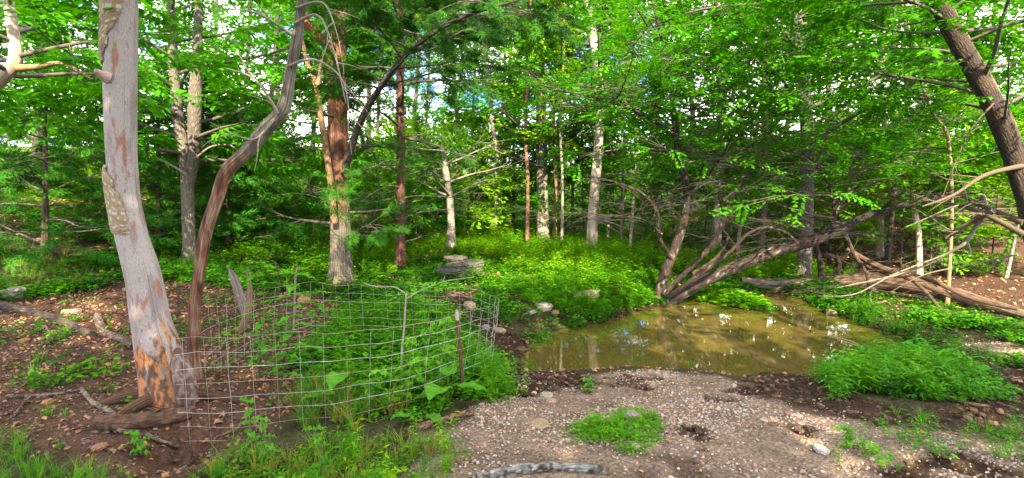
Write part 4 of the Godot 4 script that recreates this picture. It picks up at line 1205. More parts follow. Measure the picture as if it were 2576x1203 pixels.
# ---------------------------------------------------------------- wire pen
func pen() -> void:
	var line := [[-2.32, 3.46], [-2.05, 3.46], [-1.7, 3.52], [-1.1, 3.74], [-0.72, 4.05], [-0.44, 4.4], [-0.24, 4.8], [-0.22, 5.2], [-0.38, 5.55], [-0.75, 5.8], [-1.3, 5.95], [-1.9, 6.0], [-2.4, 5.88], [-2.68, 5.5], [-2.74, 5.05], [-2.70, 4.6], [-2.62, 4.3]]
	var pts := []
	for p in line: pts.append(Vector3(p[0], 0, -p[1]))
	var zero := []
	for p in pts: zero.append(1.0)
	var cv := curve(pts, zero, 220)
	var path: PackedVector3Array = cv[0]
	var o := thing("wire_pen", "rusty grey welded-wire mesh pen curving round weeds beside the dead trunk", "fence", Vector3(-1.3, ground_at(-1.3, -4.7), -4.7))
	var run := 0.0
	var total := 0.0
	for k in path.size() - 1: total += path[k].distance_to(path[k + 1])
	var place := func(s: float, row: float) -> Vector3:
		var acc := 0.0
		for k in path.size() - 1:
			var l := path[k].distance_to(path[k + 1])
			if acc + l >= s or k == path.size() - 2:
				var f := clampf((s - acc) / l, 0.0, 1.0)
				var q := path[k].lerp(path[k + 1], f)
				var t := (path[k + 1] - path[k]).normalized()
				var out := Vector3(t.z, 0, -t.x)
				var sag := 0.04 * sin(s * 1.1 + 0.4) + 0.014 * sin(s * 3.7) + 0.03 * fn.get_noise_1d(s * 30.0)
				var lean := (0.02 + 0.12 * sin(s * 0.9)) * row / 7.0
				return Vector3(q.x, -0.085 + row * 0.102 + sag * row / 7.0 + 0.006 * sin(s * 9.0 + row), q.z) - out * lean + out * 0.005 * sin(s * 7.0 + row * 2.0)
			acc += l
		return path[path.size() - 1]
	var cl := [Color(0.30, 0.285, 0.265), Color(0.26, 0.20, 0.15), Color(0.34, 0.335, 0.33)]
	for row in 8:
		var p := PackedVector3Array()
		var n := 130
		for k in n: p.append(place.call(total * k / (n - 1), float(row)))
		var g := Geo.new()
		g.tube(p, taper(n, 0.0015, 0.0015), 5, cl[row % 3])
		put("wire", g.mesh(), M.wire, o)
	var count := int(total / 0.152)
	for k in count:
		var s := 0.07 + k * 0.152
		var p := PackedVector3Array()
		for e in 8: p.append(place.call(s, float(e)) + Vector3(0.0, 0, 0.003))
		p[0] += Vector3(0, -0.04, 0)
		var g := Geo.new()
		g.tube(p, taper(8, 0.0015, 0.0015), 5, cl[k % 3])
		put("wire", g.mesh(), M.wire, o)
	# rusty post
	var b := gp(1180, 1005)
	b = Vector3(-0.42, 0, -4.30)
	b.y = ground_at(b.x, b.z) - 0.1
	var post := thing("steel_post", "rusty steel post with pale tip holding the wire pen", "post", b)
	var g := Geo.new()
	var lean := Vector3(-0.045, 0, 0.0)
	g.tube(PackedVector3Array([b, b + Vector3(0, 0.4, 0) + lean * 0.4, b + Vector3(0, 0.75, 0) + lean]), PackedFloat32Array([0.016, 0.016, 0.016]), 4, Color(0.13, 0.055, 0.03))
	put("shaft", g.mesh(), M.rust, post)
	var fl := Geo.new()
	fl.tube(PackedVector3Array([b + Vector3(0, 0.02, 0.014), b + Vector3(0, 0.72, 0.014) + lean]), PackedFloat32Array([0.008, 0.008]), 4, Color(0.16, 0.07, 0.035))
	put("rib", fl.mesh(), M.rust, post)
	var tp := Geo.new()
	tp.tube(PackedVector3Array([b + Vector3(0, 0.75, 0) + lean, b + Vector3(0, 0.81, 0) + lean * 1.1, b + Vector3(0.0, 0.84, 0) + lean * 1.1]), PackedFloat32Array([0.016, 0.015, 0.012]), 6, Color(0.55, 0.50, 0.45))
	put("tip", tp.mesh(), M.rust, post)
	# pale forked stick
	var st := thing("forked_stick", "pale bare forked stick standing upright inside the wire pen", "stick", gy(-1.05, 4.6))
	for e in [[[[1012, 935], [1010, 900], [1016, 830], [1022, 735]], [0.010, 0.010, 0.008, 0.007]], [[[1022, 740], [990, 722], [950, 722], [912, 711]], [0.006, 0.005, 0.004, 0.002]], [[[1022, 752], [1065, 728], [1120, 708], [1195, 697]], [0.006, 0.005, 0.004, 0.002]], [[[1110, 712], [1116, 704], [1119, 694]], [0.004, 0.003, 0.002]]]:
		var p := []
		for q in e[0]: p.append(at(q[0], q[1], 4.62))
		if e[0].size() == 4 and e[0][0][1] == 935: p[0].y = ground_at(p[0].x, p[0].z) - 0.05
		var c2 := curve(p, e[1], 20)
		var tg := Geo.new()
		tg.tube(c2[0], c2[1], 7, Color(0.33, 0.30, 0.26))
		put("twig", tg.mesh(), M.twig, st)
	# sticks, roots and snags lying about
	lying("fallen_stick", "crooked lichen-pale stick lying on leaf litter below the grey trunk", [[205, 985], [235, 1020], [285, 1050], [300, 1090], [350, 1098], [400, 1115], [450, 1132]], 0.016, Color(0.27, 0.22, 0.15), 0.01)
	lying("fallen_stick", "long thin pale stick running left from the crooked stick", [[20, 1005], [90, 1000], [150, 995], [205, 985]], 0.011, Color(0.26, 0.22, 0.17), 0.008)
	lying("fallen_stick", "short forked grey stick at the lower left", [[35, 1055], [60, 1020], [80, 1000]], 0.009, Color(0.26, 0.23, 0.19), 0.008)
	lying("fallen_stick", "slanting tan stick leaning at the front of the wire pen", [[560, 1110], [620, 1080], [680, 1045], [735, 1020]], 0.010, Color(0.25, 0.19, 0.11), 0.03)
	lying("fallen_log", "mossy rotten log half sunk in litter left of the grey trunk", [[-40, 770], [60, 790], [150, 815], [230, 850]], 0.05, Color(0.085, 0.06, 0.04), 0.0)
	lying("fallen_log", "grey weathered root piece lying left of the grey trunk", [[245, 805], [262, 845], [300, 860], [335, 880]], 0.045, Color(0.17, 0.12, 0.09), 0.01)
	lying("fallen_log", "brown barked log lying under the foot of the grey dead trunk", [[250, 1080], [330, 1078], [410, 1068], [480, 1052]], 0.062, Color(0.105, 0.055, 0.03), 0.0)
	lying("bark_strip", "tan curled strip of bark on the gravel before the pen", [[1050, 1085], [1100, 1068], [1150, 1052], [1190, 1046]], 0.024, Color(0.28, 0.15, 0.09), 0.0)
	lying("fallen_log", "lichen-crusted grey branch at the bottom edge of the gravel", [[1200, 1215], [1300, 1192], [1400, 1186], [1520, 1190]], 0.035, Color(0.24, 0.25, 0.23), -0.01)
	lying("fallen_stick", "bent brown stick before the bright green weeds on the right", [[2310, 1000], [2370, 1005], [2430, 1020], [2490, 1030]], 0.014, Color(0.17, 0.12, 0.08), 0.01)
	lying("fallen_stick", "dark stick lying in mud at the left tip of the pond", [[1320, 890], [1370, 870], [1420, 850]], 0.012, Color(0.07, 0.05, 0.035), 0.01)
	lying("fallen_stick", "dark waterlogged branch along the pond's far bank", [[1760, 745], [1830, 738], [1900, 733]], 0.03, Color(0.06, 0.045, 0.03), 0.01)
	standing("root_snag", "grey hooked dead snag sticking up behind the pen", [[625, 770], [600, 735], [590, 705], [575, 672]], [0.06, 0.055, 0.05, 0.012], Color(0.24, 0.21, 0.19), 6.6)
	standing("root_snag", "tan broken upright limb beside the hooked grey snag", [[600, 860], [622, 790], [628, 730], [622, 680]], [0.05, 0.045, 0.03, 0.012], Color(0.30, 0.20, 0.13), 6.1)
	standing("root_snag", "pale splintered stick standing at the back of the pen", [[735, 750], [742, 710], [750, 672]], [0.012, 0.014, 0.016], Color(0.42, 0.38, 0.30), 6.2)
	standing("root_snag", "thin dark bent twig left of the pale splintered stick", [[706, 790], [700, 720], [694, 665], [660, 650]], [0.012, 0.010, 0.008, 0.004], Color(0.12, 0.09, 0.07), 6.15)
	standing("root_snag", "pale fence stake standing in sunlit weeds beyond the pond", [[1856, 620], [1860, 590], [1864, 565]], [0.05, 0.05, 0.04], Color(0.42, 0.33, 0.22), 13.5)

func lying(called: String, label: String, pts: Array, r: float, col: Color, lift: float) -> void:
	var p := []
	var rr := []
	for k in pts.size():
		var g0 := gp(pts[k][0], pts[k][1])
		p.append(g0 + Vector3(0, r * 0.6 + lift, 0))
		rr.append(r * (1.0 - 0.35 * k / pts.size()))
	var cv := curve(p, rr, 10 + pts.size() * 14)
	var g := Geo.new()
	var f := noise_of(200 + pts.size() + int(pts[0][0]), 3.0, FastNoiseLite.TYPE_SIMPLEX_SMOOTH, 4)
	g.tube(cv[0], cv[1], 14, func(t: float, a: float, q: Vector3) -> Color:
		var s := 1.0 + 1.1 * f.get_noise_3d(q.x * 4.0, q.y * 4.0, q.z * 4.0)
		var c := Color(col.r * s, col.g * s, col.b * s)
		return c.lerp(Color(0.05, 0.035, 0.025), smoothstep(0.05, 0.25, f.get_noise_3d(q.x * 8.0, q.y * 8.0 + 4.0, q.z * 8.0))), fb, 0.45, 14.0)
	tag(put(called, g.mesh(), M.bark), label, called.split("_")[-1])

func standing(called: String, label: String, pts: Array, r: Array, col: Color, D: float) -> void:
	var p := []
	for q in pts: p.append(at(q[0], q[1], D))
	p[0].y = ground_at(p[0].x, p[0].z) - 0.06
	var cv := curve(p, r, 22)
	var g := Geo.new()
	g.tube(cv[0], cv[1], 12, col, fb, 0.22, 4.0)
	tag(put(called, g.mesh(), M.shred), label, "snag")

# ---------------------------------------------------------------- stones
func rock(called: String, label: String, px: float, py: float, size: Vector3, col: Color, sd: int, turn := 0.0, group := "") -> void:
	var p := gp(px, py)
	var o := put(called, stone_mesh(size, sd, 9, 13, col, 0.32), M.rock)
	o.position = p + Vector3(0, size.y * 0.32, 0)
	o.rotation.y = turn
	tag(o, label, "rock", group)

func stones() -> void:
	# layered limestone outcrop
	var b := gp(1155, 702)
	var o := thing("limestone_outcrop", "weathered grey layered limestone ledge among weeds beyond the pen", "rock", b)
	var k := 0
	for s in [[Vector3(0.0, 0.04, 0.05), 0.46, 0.30, 0.10], [Vector3(0.03, 0.14, 0.0), 0.45, 0.28, 0.06], [Vector3(-0.02, 0.24, -0.02), 0.47, 0.30, 0.09], [Vector3(0.12, 0.34, -0.10), 0.40, 0.28, 0.10], [Vector3(-0.12, 0.45, -0.25), 0.24, 0.2, 0.06]]:
		var g := slab(s[1], s[2], s[3], 90 + k)
		var m := put("layer", g, M.rock, o)
		m.position = s[0] - Vector3(0, 0.06, 0)
		m.rotation = Vector3(0.03, 0.2 * k, 0.05 * (k % 2))
		k += 1
	var tan_ := Color(0.36, 0.28, 0.18)
	var grey := Color(0.26, 0.245, 0.22)
	var rust := Color(0.38, 0.17, 0.075)
	var list := [
		["flat pale slab below the limestone ledge", 1120, 700, Vector3(0.22, 0.07, 0.18), grey], ["wide flat tan rock on the green bank above the pond", 1463, 748, Vector3(0.40, 0.12, 0.26), tan_],
		["small tan rock right of the wide flat tan rock", 1545, 740, Vector3(0.15, 0.08, 0.1), tan_], ["grey rock on the bank left of the pond", 1368, 778, Vector3(0.16, 0.09, 0.12), grey],
		["orange-tan rock beside the grey bank rock", 1397, 790, Vector3(0.085, 0.06, 0.07), Color(0.36, 0.22, 0.13)], ["long flat grey stone before the bank rocks", 1335, 792, Vector3(0.22, 0.03, 0.06), grey],
		["pale wedge-shaped stone on mud right of the pen", 1255, 835, Vector3(0.13, 0.05, 0.07), tan_], ["grey stone against the right side of the pen", 1222, 830, Vector3(0.09, 0.05, 0.06), grey],
		["pale knobbly rock at the pond's left tip", 1352, 930, Vector3(0.10, 0.085, 0.09), Color(0.40, 0.31, 0.23)], ["rusty brown rock on mud near the pond's left tip", 1310, 885, Vector3(0.085, 0.05, 0.06), Color(0.15, 0.085, 0.05)],
		["brown wet stone at the water's left edge", 1385, 862, Vector3(0.06, 0.04, 0.05), Color(0.11, 0.07, 0.05)], ["orange half-sunk stone in the water at the pond's left", 1420, 872, Vector3(0.09, 0.06, 0.07), Color(0.30, 0.12, 0.04)],
		["pinkish rock at the pond's far right bank", 2090, 795, Vector3(0.11, 0.09, 0.08), Color(0.28, 0.19, 0.15)], ["small orange stone at the gravel's edge by the water", 1530, 920, Vector3(0.04, 0.045, 0.04), Color(0.42, 0.22, 0.12)],
		["orange flat stone on litter left of the grey trunk", 60, 862, Vector3(0.055, 0.03, 0.04), rust], ["orange angular stone below the pale stick at left", 120, 1018, Vector3(0.045, 0.025, 0.035), rust],
		["rusty flat stone at lower left under the crooked stick", 250, 1130, Vector3(0.05, 0.025, 0.035), Color(0.30, 0.14, 0.08)], ["pale grey rock at far left edge below the grass bank", 35, 745, Vector3(0.17, 0.09, 0.12), Color(0.28, 0.25, 0.22)],
		["whitish round stone right of the rotten log", 190, 790, Vector3(0.06, 0.045, 0.05), Color(0.36, 0.31, 0.26)], ["tan stone left of the whitish round stone", 165, 788, Vector3(0.06, 0.04, 0.05), tan_],
		["yellow-tan stone inside the back of the pen", 765, 762, Vector3(0.10, 0.075, 0.08), Color(0.38, 0.24, 0.10)], ["pale boulder behind the pen's back wire", 950, 735, Vector3(0.11, 0.11, 0.09), tan_],
		["tan flat ledge stone right of the slender cedar's foot", 1080, 700, Vector3(0.30, 0.06, 0.16), Color(0.30, 0.25, 0.17)], ["pale stone pile piece on the muddy trickle", 1180, 775, Vector3(0.12, 0.08, 0.09), tan_],
		["pale oval stone on the gravel near the mud", 1375, 1000, Vector3(0.065, 0.035, 0.05), Color(0.33, 0.29, 0.23)], ["pinkish stone before the pale oval stone", 1385, 1015, Vector3(0.055, 0.03, 0.04), Color(0.38, 0.25, 0.18)],
		["flat yellowish stone set in the gravel before the pen", 1360, 1068, Vector3(0.08, 0.012, 0.06), Color(0.34, 0.25, 0.13)], ["grey stone among clover on the gravel", 1590, 1055, Vector3(0.06, 0.045, 0.05), Color(0.26, 0.23, 0.20)],
		["pinkish stone at the clover patch's front right", 1598, 1130, Vector3(0.035, 0.025, 0.03), Color(0.36, 0.26, 0.20)], ["white flat stone on the lower right gravel", 2065, 1135, Vector3(0.06, 0.025, 0.04), Color(0.42, 0.40, 0.38)],
		["reddish stone beside the dark hoof holes", 1985, 1045, Vector3(0.035, 0.02, 0.03), Color(0.32, 0.16, 0.10)], ["pale gravel stone left of the reddish stone", 2005, 1052, Vector3(0.045, 0.022, 0.03), Color(0.36, 0.30, 0.25)],
		["dark clod of mud jutting into the pond", 1905, 935, Vector3(0.17, 0.05, 0.10), Color(0.04, 0.028, 0.02)]]
	for q in list: rock("stone", q[0], q[1], q[2], q[3], q[4], 100 + rng.randi() % 900, rng.randf() * TAU)

func slab(a: float, b: float, h: float, sd: int) -> ArrayMesh:
	var f := noise_of(sd, 1.0, FastNoiseLite.TYPE_SIMPLEX, 3)
	var g := Geo.new()
	var wide := 26
	var prof := [[0.0, 0.0], [0.9, 0.0], [1.0, 0.2], [0.97, 0.5], [1.02, 0.75], [0.92, 1.0], [0.5, 1.08], [0.0, 1.05]]
	var pt := func(r: int, q: int) -> Vector3:
		var an := TAU * (q % wide) / wide
		var e := 1.0 + 0.35 * f.get_noise_2d(cos(an) * 1.5, sin(an) * 1.5) + 0.06 * f.get_noise_3d(cos(an) * 7.0, sin(an) * 7.0, r * 1.7)
		return Vector3(cos(an) * a * prof[r][0] * e, (prof[r][1] - 0.5) * h + 0.02 * f.get_noise_3d(cos(an) * 3.0, r * 2.0, sin(an) * 3.0), sin(an) * b * prof[r][0] * e)
	for r in prof.size() - 1:
		for q in wide:
			var s := 0.85 + 0.3 * f.get_noise_2d(q * 1.3, r * 2.1)
			var col := Color(0.12 * s, 0.115 * s, 0.10 * s)
			var p0: Vector3 = pt.call(r, q)
			var p1: Vector3 = pt.call(r, q + 1)
			var p2: Vector3 = pt.call(r + 1, q)
			var p3: Vector3 = pt.call(r + 1, q + 1)
			if r > 0: g.tri(p0, p2, p1, col)
			if r < prof.size() - 2: g.tri(p1, p2, p3, col)
	return g.mesh()

# ---------------------------------------------------------------- plants that can be told apart
func big_leaf(p: Vector3, d: Vector3, l: float, w: float, col: Color) -> ArrayMesh:
	# a broad blade with a midrib fold and a wavy edge
	var g := Geo.new()
	var side := d.cross(Vector3.UP).normalized()
	var up := side.cross(d).normalized()
	var n := 7
	var mid := []
	var ed := [[], []]
	for k in n + 1:
		var t := float(k) / n
		var half := w * pow(sin(PI * pow(t, 0.62) * 0.985 + 0.015), 0.8) * 0.5
		var c := p + d * l * t - Vector3.UP * l * 0.30 * t * t
		mid.append(c)
		for s in 2:
			var sg := 1.0 if s == 0 else -1.0
			ed[s].append(c + side * sg * half + up * (0.25 * half + 0.012 * sin(k * 2.3 + s)))
	for k in n:
		for s in 2:
			var f := rng.randf_range(0.9, 1.1)
			var cc := Color(col.r * f, col.g * f, col.b * f)
			g.tri(mid[k], ed[s][k], ed[s][k + 1], cc)
			g.tri(mid[k], ed[s][k + 1], mid[k + 1], cc)
	return g.mesh()

func leafy(called: String, label: String, at_: Vector3, list: Array, col: Color, category := "plant") -> Node3D:
	# list: [azimuth, lift, stalk height, length, width]
	var o := thing(called, label, category, at_)
	for e in list:
		var d := Vector3(cos(e[0]), e[1], sin(e[0])).normalized()
		var p := at_ + Vector3(cos(e[0]) * 0.08, e[2], sin(e[0]) * 0.08)
		var st := Geo.new()
		st.tube(PackedVector3Array([at_, at_.lerp(p, 0.6) + Vector3(0, 0.02, 0), p]), PackedFloat32Array([0.005, 0.004, 0.003]), 5, Color(0.10, 0.16, 0.03))
		var stalk := put("stalk", st.mesh(), M.herb, o)
		put("leaf", big_leaf(p, d, e[3], e[4], vary(col, 0.12)), M.herb, stalk)
	return o

func stemmed(called: String, label: String, base: Vector3, tip: Vector3, pairs: int, l: float, w: float, col: Color, stemc := Color(0.06, 0.05, 0.03)) -> void:
	var o := thing(called, label, "plant", base)
	var mid := base.lerp(tip, 0.5) + Vector3(0.03, 0, 0)
	var cv := curve([base, mid, tip], [0.007, 0.005, 0.002], 14)
	var g := Geo.new()
	g.tube(cv[0], cv[1], 6, stemc)
	put("stem", g.mesh(), M.twig, o)
	for k in pairs:
		var t := 0.22 + 0.78 * k / (pairs - 1)
		var q := clampi(int(t * 13), 0, 13)
		var a := k * 1.9 + rng.randf_range(-0.3, 0.3)
		for s in 2:
			var an := a + PI * s
			var d := Vector3(cos(an), rng.randf_range(0.0, 0.45), sin(an)).normalized()
			put("leaf", big_leaf(cv[0][q], d, l * rng.randf_range(0.75, 1.15), w, vary(col, 0.15)), M.herb, o)

func plants() -> void:
	var br := Color(0.075, 0.23, 0.02)
	leafy("burdock", "broad-leaved burdock by the rusty post at the pen's front", gy(-0.52, 4.05), [[1.9, 0.3, 0.16, 0.26, 0.22], [0.3, 0.25, 0.15, 0.28, 0.13], [2.8, 0.1, 0.10, 0.2, 0.14], [4.6, 0.5, 0.2, 0.2, 0.15]], br)
	leafy("burdock", "lone broad leaf low at the pen's front bottom wire", gy(-0.66, 3.72), [[2.3, 0.7, 0.02, 0.26, 0.12], [0.9, 0.2, 0.05, 0.18, 0.10]], br)
	leafy("burdock", "broad heart-shaped leaves in the middle of the pen", gy(-1.35, 4.05), [[1.6, 0.1, 0.30, 0.24, 0.17], [2.6, 0.3, 0.12, 0.28, 0.18], [0.4, 0.2, 0.20, 0.22, 0.13], [4.2, 0.3, 0.2, 0.2, 0.13]], br)
	leafy("burdock", "dark broad-leaved plant at the foot of the slender cedar", gp(1040, 672), [[0.4, 0.4, 0.15, 0.35, 0.28], [2.2, 0.4, 0.2, 0.32, 0.26], [1.4, 0.2, 0.1, 0.3, 0.2], [5.0, 0.4, 0.2, 0.3, 0.2]], Color(0.03, 0.11, 0.02))
	var b := gp(700, 870)
	stemmed("pokeweed", "tall dark-stemmed weed with pointed leaves behind the pen's front wire", gy(-2.02, 4.35), at(740, 690, 4.5), 11, 0.20, 0.07, Color(0.07, 0.25, 0.018))
	stemmed("pokeweed", "leafy pointed weed left of the tall dark-stemmed weed", gy(-2.3, 4.55), at(640, 660, 4.8), 11, 0.17, 0.06, Color(0.075, 0.26, 0.018))
	stemmed("pokeweed", "third pointed weed leaning right of the tall dark-stemmed weed", gy(-1.9, 4.7), at(790, 740, 4.8), 9, 0.16, 0.055, Color(0.06, 0.22, 0.018))
	var spots := [[[-0.85, 4.35], [1085, 700], "bright leafy weed growing tallest beside the rusty post"], [[-0.72, 4.25], [1120, 800], "bright leafy weed low against the rusty post"], [[-1.0, 4.2], [1035, 850], "bright leafy weed left of the pale stick's foot"], [[-0.95, 4.0], [1060, 900], "bright bushy weed near the broad burdock leaves"], [[-1.25, 3.95], [960, 930], "bright leafy weed in the pen's front middle"], [[-0.62, 4.5], [1130, 870], "small leafy weed behind the rusty post"]]
	for s in spots:
		stemmed("leafy_weed", s[2], gy(s[0][0], s[0][1]), at(s[1][0], s[1][1], s[0][1] + 0.05), 13, 0.12, 0.06, Color(0.11, 0.31, 0.02), Color(0.10, 0.16, 0.04))
	for s in [[800, 1203, 790, 1080, "leafy seedling at the bottom edge below the pen"], [660, 1175, 655, 1055, "small upright seedling before the pen's left wires"], [610, 1160, 622, 1010, "grassy-leaved shoot before the pen's left end"], [350, 1150, 330, 1090, "round-leaved seedling below the grey trunk"], [2130, 1125, 2125, 1075, "dark leafy seedling on the right gravel"], [1470, 990, 1478, 955, "tiny seedling on the mud by the gravel"]]:
		var g0 := gp(s[0], s[1])
		stemmed("seedling", s[4], g0, at(s[2], s[3], -g0.z), 6, 0.075, 0.04, Color(0.09, 0.26, 0.025), Color(0.1, 0.14, 0.04))

func ground_cover() -> void:
	var g1 := Color(0.046, 0.18, 0.006)
	var g2 := Color(0.08, 0.25, 0.007)
	var yl := Color(0.14, 0.30, 0.007)
	var dp := Color(0.025, 0.09, 0.014)
	# creeping cover on banks and woodland floor
	var cover := func(x: float, d: float) -> float:
		if d < 4.2 and x > -2.6: return 0.0
		if d < 7.0 and x > 0.1 and x < 3.2 and d < 6.1 + x * 0.12: return 0.0
		var z := zones(x, d)
		var w := 1.0 - clampf(z.x * 1.2 + z.y * 1.1 + z.z * 0.92, 0.0, 1.0)
		if x > -1.0 and d > 4.5 and d < 13.5 and outside(Vector2(x, d), pond) < 0.05: return 0.0
		if x > 7.0: w *= 0.4
		return w * clampf(0.6 + 1.8 * fn.get_noise_2d(x * 14.0, d * 14.0), 0.06, 1.0)
	scatter("ground_cover", "low green creeping weeds covering the banks", ["mat0", "mat1", "mat2"], "herb", Rect2(-7, 4.0, 16, 9.5), 26000, cover, 0.8, 1.6, [g1, g1, g2, dp])
	scatter("bank_weeds", "scattered taller weeds among the creeping cover", ["weed0", "weed2", "herb1", "grass1"], "herb", Rect2(-7, 5.0, 16, 8.5), 4200, func(x: float, d: float) -> float: return cover.call(x, d) * clampf(0.2 + 2.0 * fn.get_noise_2d(x * 10.0 + 400.0, d * 10.0), 0.0, 0.9), 0.35, 0.9, [g1, g2, yl, dp, Color(0.12, 0.17, 0.03)])
	scatter("woodland_floor_plants", "leafy undergrowth on the floor of the wood", ["herb0", "herb1"], "herb", Rect2(-40, 9.5, 80, 38), 90000, func(x: float, d: float) -> float:
		if absf(x) > d * 1.1 + 1.0 or rng.randf() * 22.0 > 44.0 - d: return 0.0
		if x > -1.0 and d < 13.0 and outside(Vector2(x, d), pond) < 0.4: return 0.0
		if x > 3.0 and d < 12.0: return 0.0
		return (0.5 if x > 8.0 else 1.0) * clampf(0.42 + 1.2 * fn.get_noise_2d(x * 5.0 + 70.0, d * 5.0), 0.05, 0.9), 0.45, 1.1, [g1, g2, yl, yl])
	# taller weeds glowing behind the pond and around the ledge
	patch("weeds", "tall bright yellow-green weeds beyond the ledge", ["herb0", "herb1", "weed0"], "herb", [[900, 660], [960, 590], [1150, 575], [1400, 590], [1600, 620], [1640, 700], [1500, 720], [1280, 690], [1240, 650], [1080, 640]], 4200, 0.5, 0.95, [g2, yl, yl])
	patch("weeds", "dense green weeds on the bank left of the pond tree", ["herb0", "weed1", "weed2"], "herb", [[1250, 720], [1400, 700], [1640, 700], [1640, 770], [1560, 790], [1480, 815], [1400, 800], [1300, 770]], 2600, 0.3, 0.6, [g1, g2, g2])
	patch("weeds", "sunlit weeds behind the leaning pond tree", ["herb0", "herb1"], "herb", [[1740, 690], [1800, 640], [2000, 640], [2080, 690], [1900, 715]], 2600, 0.45, 0.85, [g2, yl, yl])
	patch("water_weeds", "mat of bright green cress on the spit in the pond", ["mat0", "mat2"], "herb", [[1735, 738], [1800, 738], [1880, 752], [1950, 785], [1900, 788], [1830, 775], [1740, 755]], 1500, 0.8, 1.5, [g2, g2, yl])
	# willow-leaved weeds at the right
	patch("tall_weeds", "thick clump of bright narrow-leaved weeds on the near right bank", ["smart0", "smart1", "weed1"], "herb", [[2050, 985], [2080, 940], [2180, 920], [2300, 910], [2420, 950], [2520, 1010], [2460, 1035], [2330, 1020], [2200, 1000], [2100, 1010]], 1000, 0.3, 0.62, [g1, g2, Color(0.08, 0.27, 0.025)])
	patch("bank_weeds", "low dark weeds along the pond's right bank", ["weed1", "mat1"], "herb", [[2100, 800], [2200, 790], [2350, 850], [2520, 930], [2576, 960], [2500, 965], [2350, 900], [2200, 845]], 1400, 0.5, 0.9, [g1, dp])
	# inside the pen
	patch("pen_weeds", "tangled green weeds filling the wire pen", ["mat0", "mat2", "weed0"], "herb", [[770, 1010], [760, 900], [850, 800], [1000, 770], [1200, 830], [1235, 900], [1220, 990], [1050, 1060], [850, 1080]], 1300, 0.5, 0.85, [g1, g2, g2])
	patch("weeds", "green weeds spilling out of the pen onto the gravel", ["mat0", "weed1", "weed2"], "herb", [[1180, 1000], [1200, 960], [1250, 945], [1300, 990], [1290, 1012], [1220, 1018]], 300, 0.5, 0.9, [g1, g2])
	var blade := Color(0.055, 0.19, 0.018)
	var straw := Color(0.26, 0.19, 0.05)
	patch("grass", "long dark grass inside the front of the pen", ["grass0", "grass1"], "herb", [[690, 1100], [720, 1020], [790, 960], [900, 960], [1000, 1040], [900, 1100], [740, 1110]], 330, 0.6, 1.2, [Color(0.04, 0.14, 0.015), blade, straw])
	patch("grass", "bright grass along the bottom edge left of the gravel", ["grass0", "grass1", "grass2"], "herb", [[480, 1290], [500, 1190], [700, 1120], [860, 1105], [1050, 1090], [1180, 1110], [1150, 1203], [1000, 1400], [500, 1400]], 480, 0.35, 0.75, [blade, Color(0.09, 0.24, 0.02), Color(0.12, 0.25, 0.02), straw])
	patch("weeds", "small weeds among the grass along the bottom edge", ["mat0", "mat2", "weed1"], "herb", [[480, 1290], [500, 1190], [700, 1120], [860, 1105], [1050, 1090], [1180, 1110], [1150, 1203], [1000, 1400], [500, 1400]], 260, 0.3, 0.7, [g1, g2, yl])
	patch("grass", "bright grass in the lower left corner", ["grass0", "grass1", "grass2"], "herb", [[-300, 1150], [-100, 1040], [60, 1110], [200, 1140], [330, 1203], [250, 1400], [-300, 1400]], 1000, 0.3, 0.65, [blade, Color(0.10, 0.26, 0.02), Color(0.14, 0.26, 0.02)])
	patch("grass", "tufts of grass on the left bank above the litter", ["grass0", "grass2"], "herb", [[-300, 640], [0, 625], [260, 650], [300, 700], [180, 740], [0, 740], [-300, 780]], 800, 0.35, 0.8, [blade, Color(0.10, 0.22, 0.02), Color(0.15, 0.2, 0.03)])
	patch("grass", "scattered grass between the two near trunks", ["grass0", "mat0"], "herb", [[340, 690], [420, 660], [640, 690], [640, 720], [460, 715]], 500, 0.6, 1.1, [blade])
	patch("grass", "grass tuft growing on the gravel's water edge", ["grass1", "grass2"], "herb", [[1715, 925], [1740, 905], [1790, 908], [1810, 935], [1760, 940]], 70, 0.7, 1.1, [blade])
	patch("grass", "sparse grass at the water's near left edge", ["grass1", "weed1"], "herb", [[1450, 925], [1470, 905], [1560, 900], [1580, 922]], 40, 0.4, 0.7, [blade])
	patch("clover", "clover and grass patch in the middle of the gravel", ["mat0", "mat2", "grass0"], "herb", [[1400, 1090], [1450, 1050], [1560, 1040], [1620, 1060], [1640, 1110], [1580, 1130], [1500, 1110], [1430, 1130]], 380, 0.35, 0.7, [g2, g2, Color(0.10, 0.24, 0.02)])
	patch("sprouts", "sparse green sprouts on the right gravel", ["mat0", "weed1", "grass2"], "herb", [[2050, 1100], [2200, 1040], [2576, 1090], [2600, 1203], [2350, 1180], [2150, 1203]], 130, 0.3, 0.6, [g1, g2])
	scatter("litter_sprouts", "stray green sprouts on the leaf litter", ["mat0", "grass0"], "herb", Rect2(-6, 2.6, 6, 5), 900, func(x: float, d: float) -> float: return zones(x, d).z * clampf(fn.get_noise_2d(x * 16.0, d * 16.0) * 3.0 - 0.2, 0.0, 0.8), 0.35, 0.8, [g2, blade])
	# gravel and fallen leaves
	scatter("gravel", "small mixed gravel stones of the near bank", ["pebble0", "pebble1", "pebble2"], "pebble", Rect2(-1.2, 2.0, 7.5, 5.0), 90000, func(x: float, d: float) -> float:
		var z := zones(x, d)
		return z.x * (1.0 - 0.8 * z.y) * clampf(0.55 + 1.6 * fn.get_noise_2d(x * 12.0 + 9.0, d * 12.0), 0.12, 1.0), 0.006, 0.028, [Color(0.22, 0.165, 0.13), Color(0.20, 0.16, 0.135), Color(0.25, 0.185, 0.145), Color(0.20, 0.175, 0.155), Color(0.30, 0.22, 0.15), Color(0.15, 0.11, 0.09), Color(0.30, 0.26, 0.22), Color(0.26, 0.15, 0.10)], -0.1, 0.6)
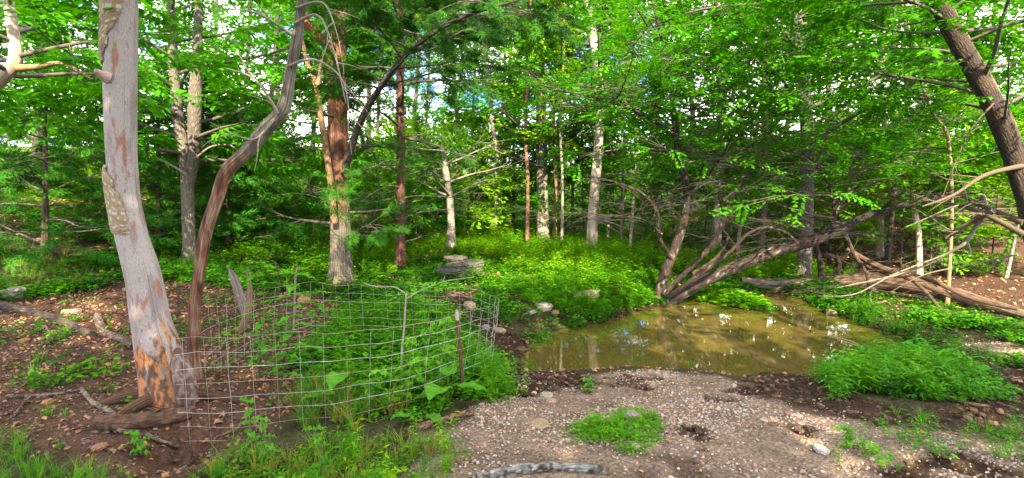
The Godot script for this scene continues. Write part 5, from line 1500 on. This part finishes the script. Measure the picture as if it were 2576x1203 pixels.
	scatter("gravel", "larger half-buried stones scattered over the gravel", ["pebble0", "pebble1", "pebble2"], "pebble", Rect2(-1.2, 2.0, 7.5, 5.0), 900, func(x: float, d: float) -> float: return zones(x, d).x * 0.35, 0.03, 0.085, [Color(0.22, 0.165, 0.13), Color(0.20, 0.175, 0.155), Color(0.26, 0.19, 0.13), Color(0.13, 0.10, 0.08)], 0.08, 0.4)
	scatter("leaf_litter", "stray brown leaves blown over the gravel", ["dead0", "dead1"], "litter", Rect2(-1.2, 2.0, 7.5, 5.0), 700, func(x: float, d: float) -> float: return zones(x, d).x * 0.6, 0.3, 0.75, [Color(0.13, 0.065, 0.042), Color(0.20, 0.10, 0.04), Color(0.28, 0.15, 0.03), Color(0.08, 0.05, 0.035)], -0.01, 0.5)
	scatter("litter_pebbles", "pale pebbles among the leaf litter", ["pebble0", "pebble1"], "pebble", Rect2(-7, 2.6, 8, 5), 3200, func(x: float, d: float) -> float: return zones(x, d).z * 0.6, 0.01, 0.045, [Color(0.20, 0.16, 0.125), Color(0.16, 0.14, 0.125), Color(0.22, 0.13, 0.08)], -0.1, 0.6)
	scatter("mud_clods", "dark clods of churned mud by the water", ["pebble0", "pebble2"], "pebble", Rect2(-1.5, 3.0, 8, 6.5), 16000, func(x: float, d: float) -> float: return zones(x, d).y * 0.7, 0.02, 0.08, [C_MUD, Color(0.06, 0.04, 0.028)], 0.05, 0.6)
	scatter("leaf_litter", "brown fallen leaves on the ground at left", ["dead0", "dead1"], "litter", Rect2(-8, 2.4, 9, 6.5), 22000, func(x: float, d: float) -> float: return zones(x, d).z, 0.3, 0.85, [Color(0.13, 0.065, 0.042), Color(0.09, 0.052, 0.036), Color(0.17, 0.09, 0.055), Color(0.07, 0.045, 0.035), Color(0.24, 0.11, 0.045)], -0.01, 0.7)
	scatter("leaf_litter", "dead leaves and debris showing between the creeping weeds", ["dead0", "dead1"], "litter", Rect2(-7, 4.5, 16, 7), 6000, func(x: float, d: float) -> float: return 0.0 if x > -1.0 and d > 4.5 and outside(Vector2(x, d), pond) < 0.1 else 0.6, 0.5, 1.3, [Color(0.13, 0.065, 0.042), Color(0.17, 0.09, 0.055), Color(0.22, 0.11, 0.05)], -0.02, 0.6)
	scatter("leaf_litter", "scattered fallen leaves on the woodland floor", ["dead0", "dead1"], "litter", Rect2(-14, 9, 28, 14), 14000, func(x: float, d: float) -> float: return 0.0 if x > -1.0 and d < 13.0 and outside(Vector2(x, d), pond) < 0.1 else 0.7, 0.9, 2.0, [Color(0.26, 0.13, 0.06), Color(0.17, 0.09, 0.05), Color(0.36, 0.19, 0.08)], -0.01, 0.5)
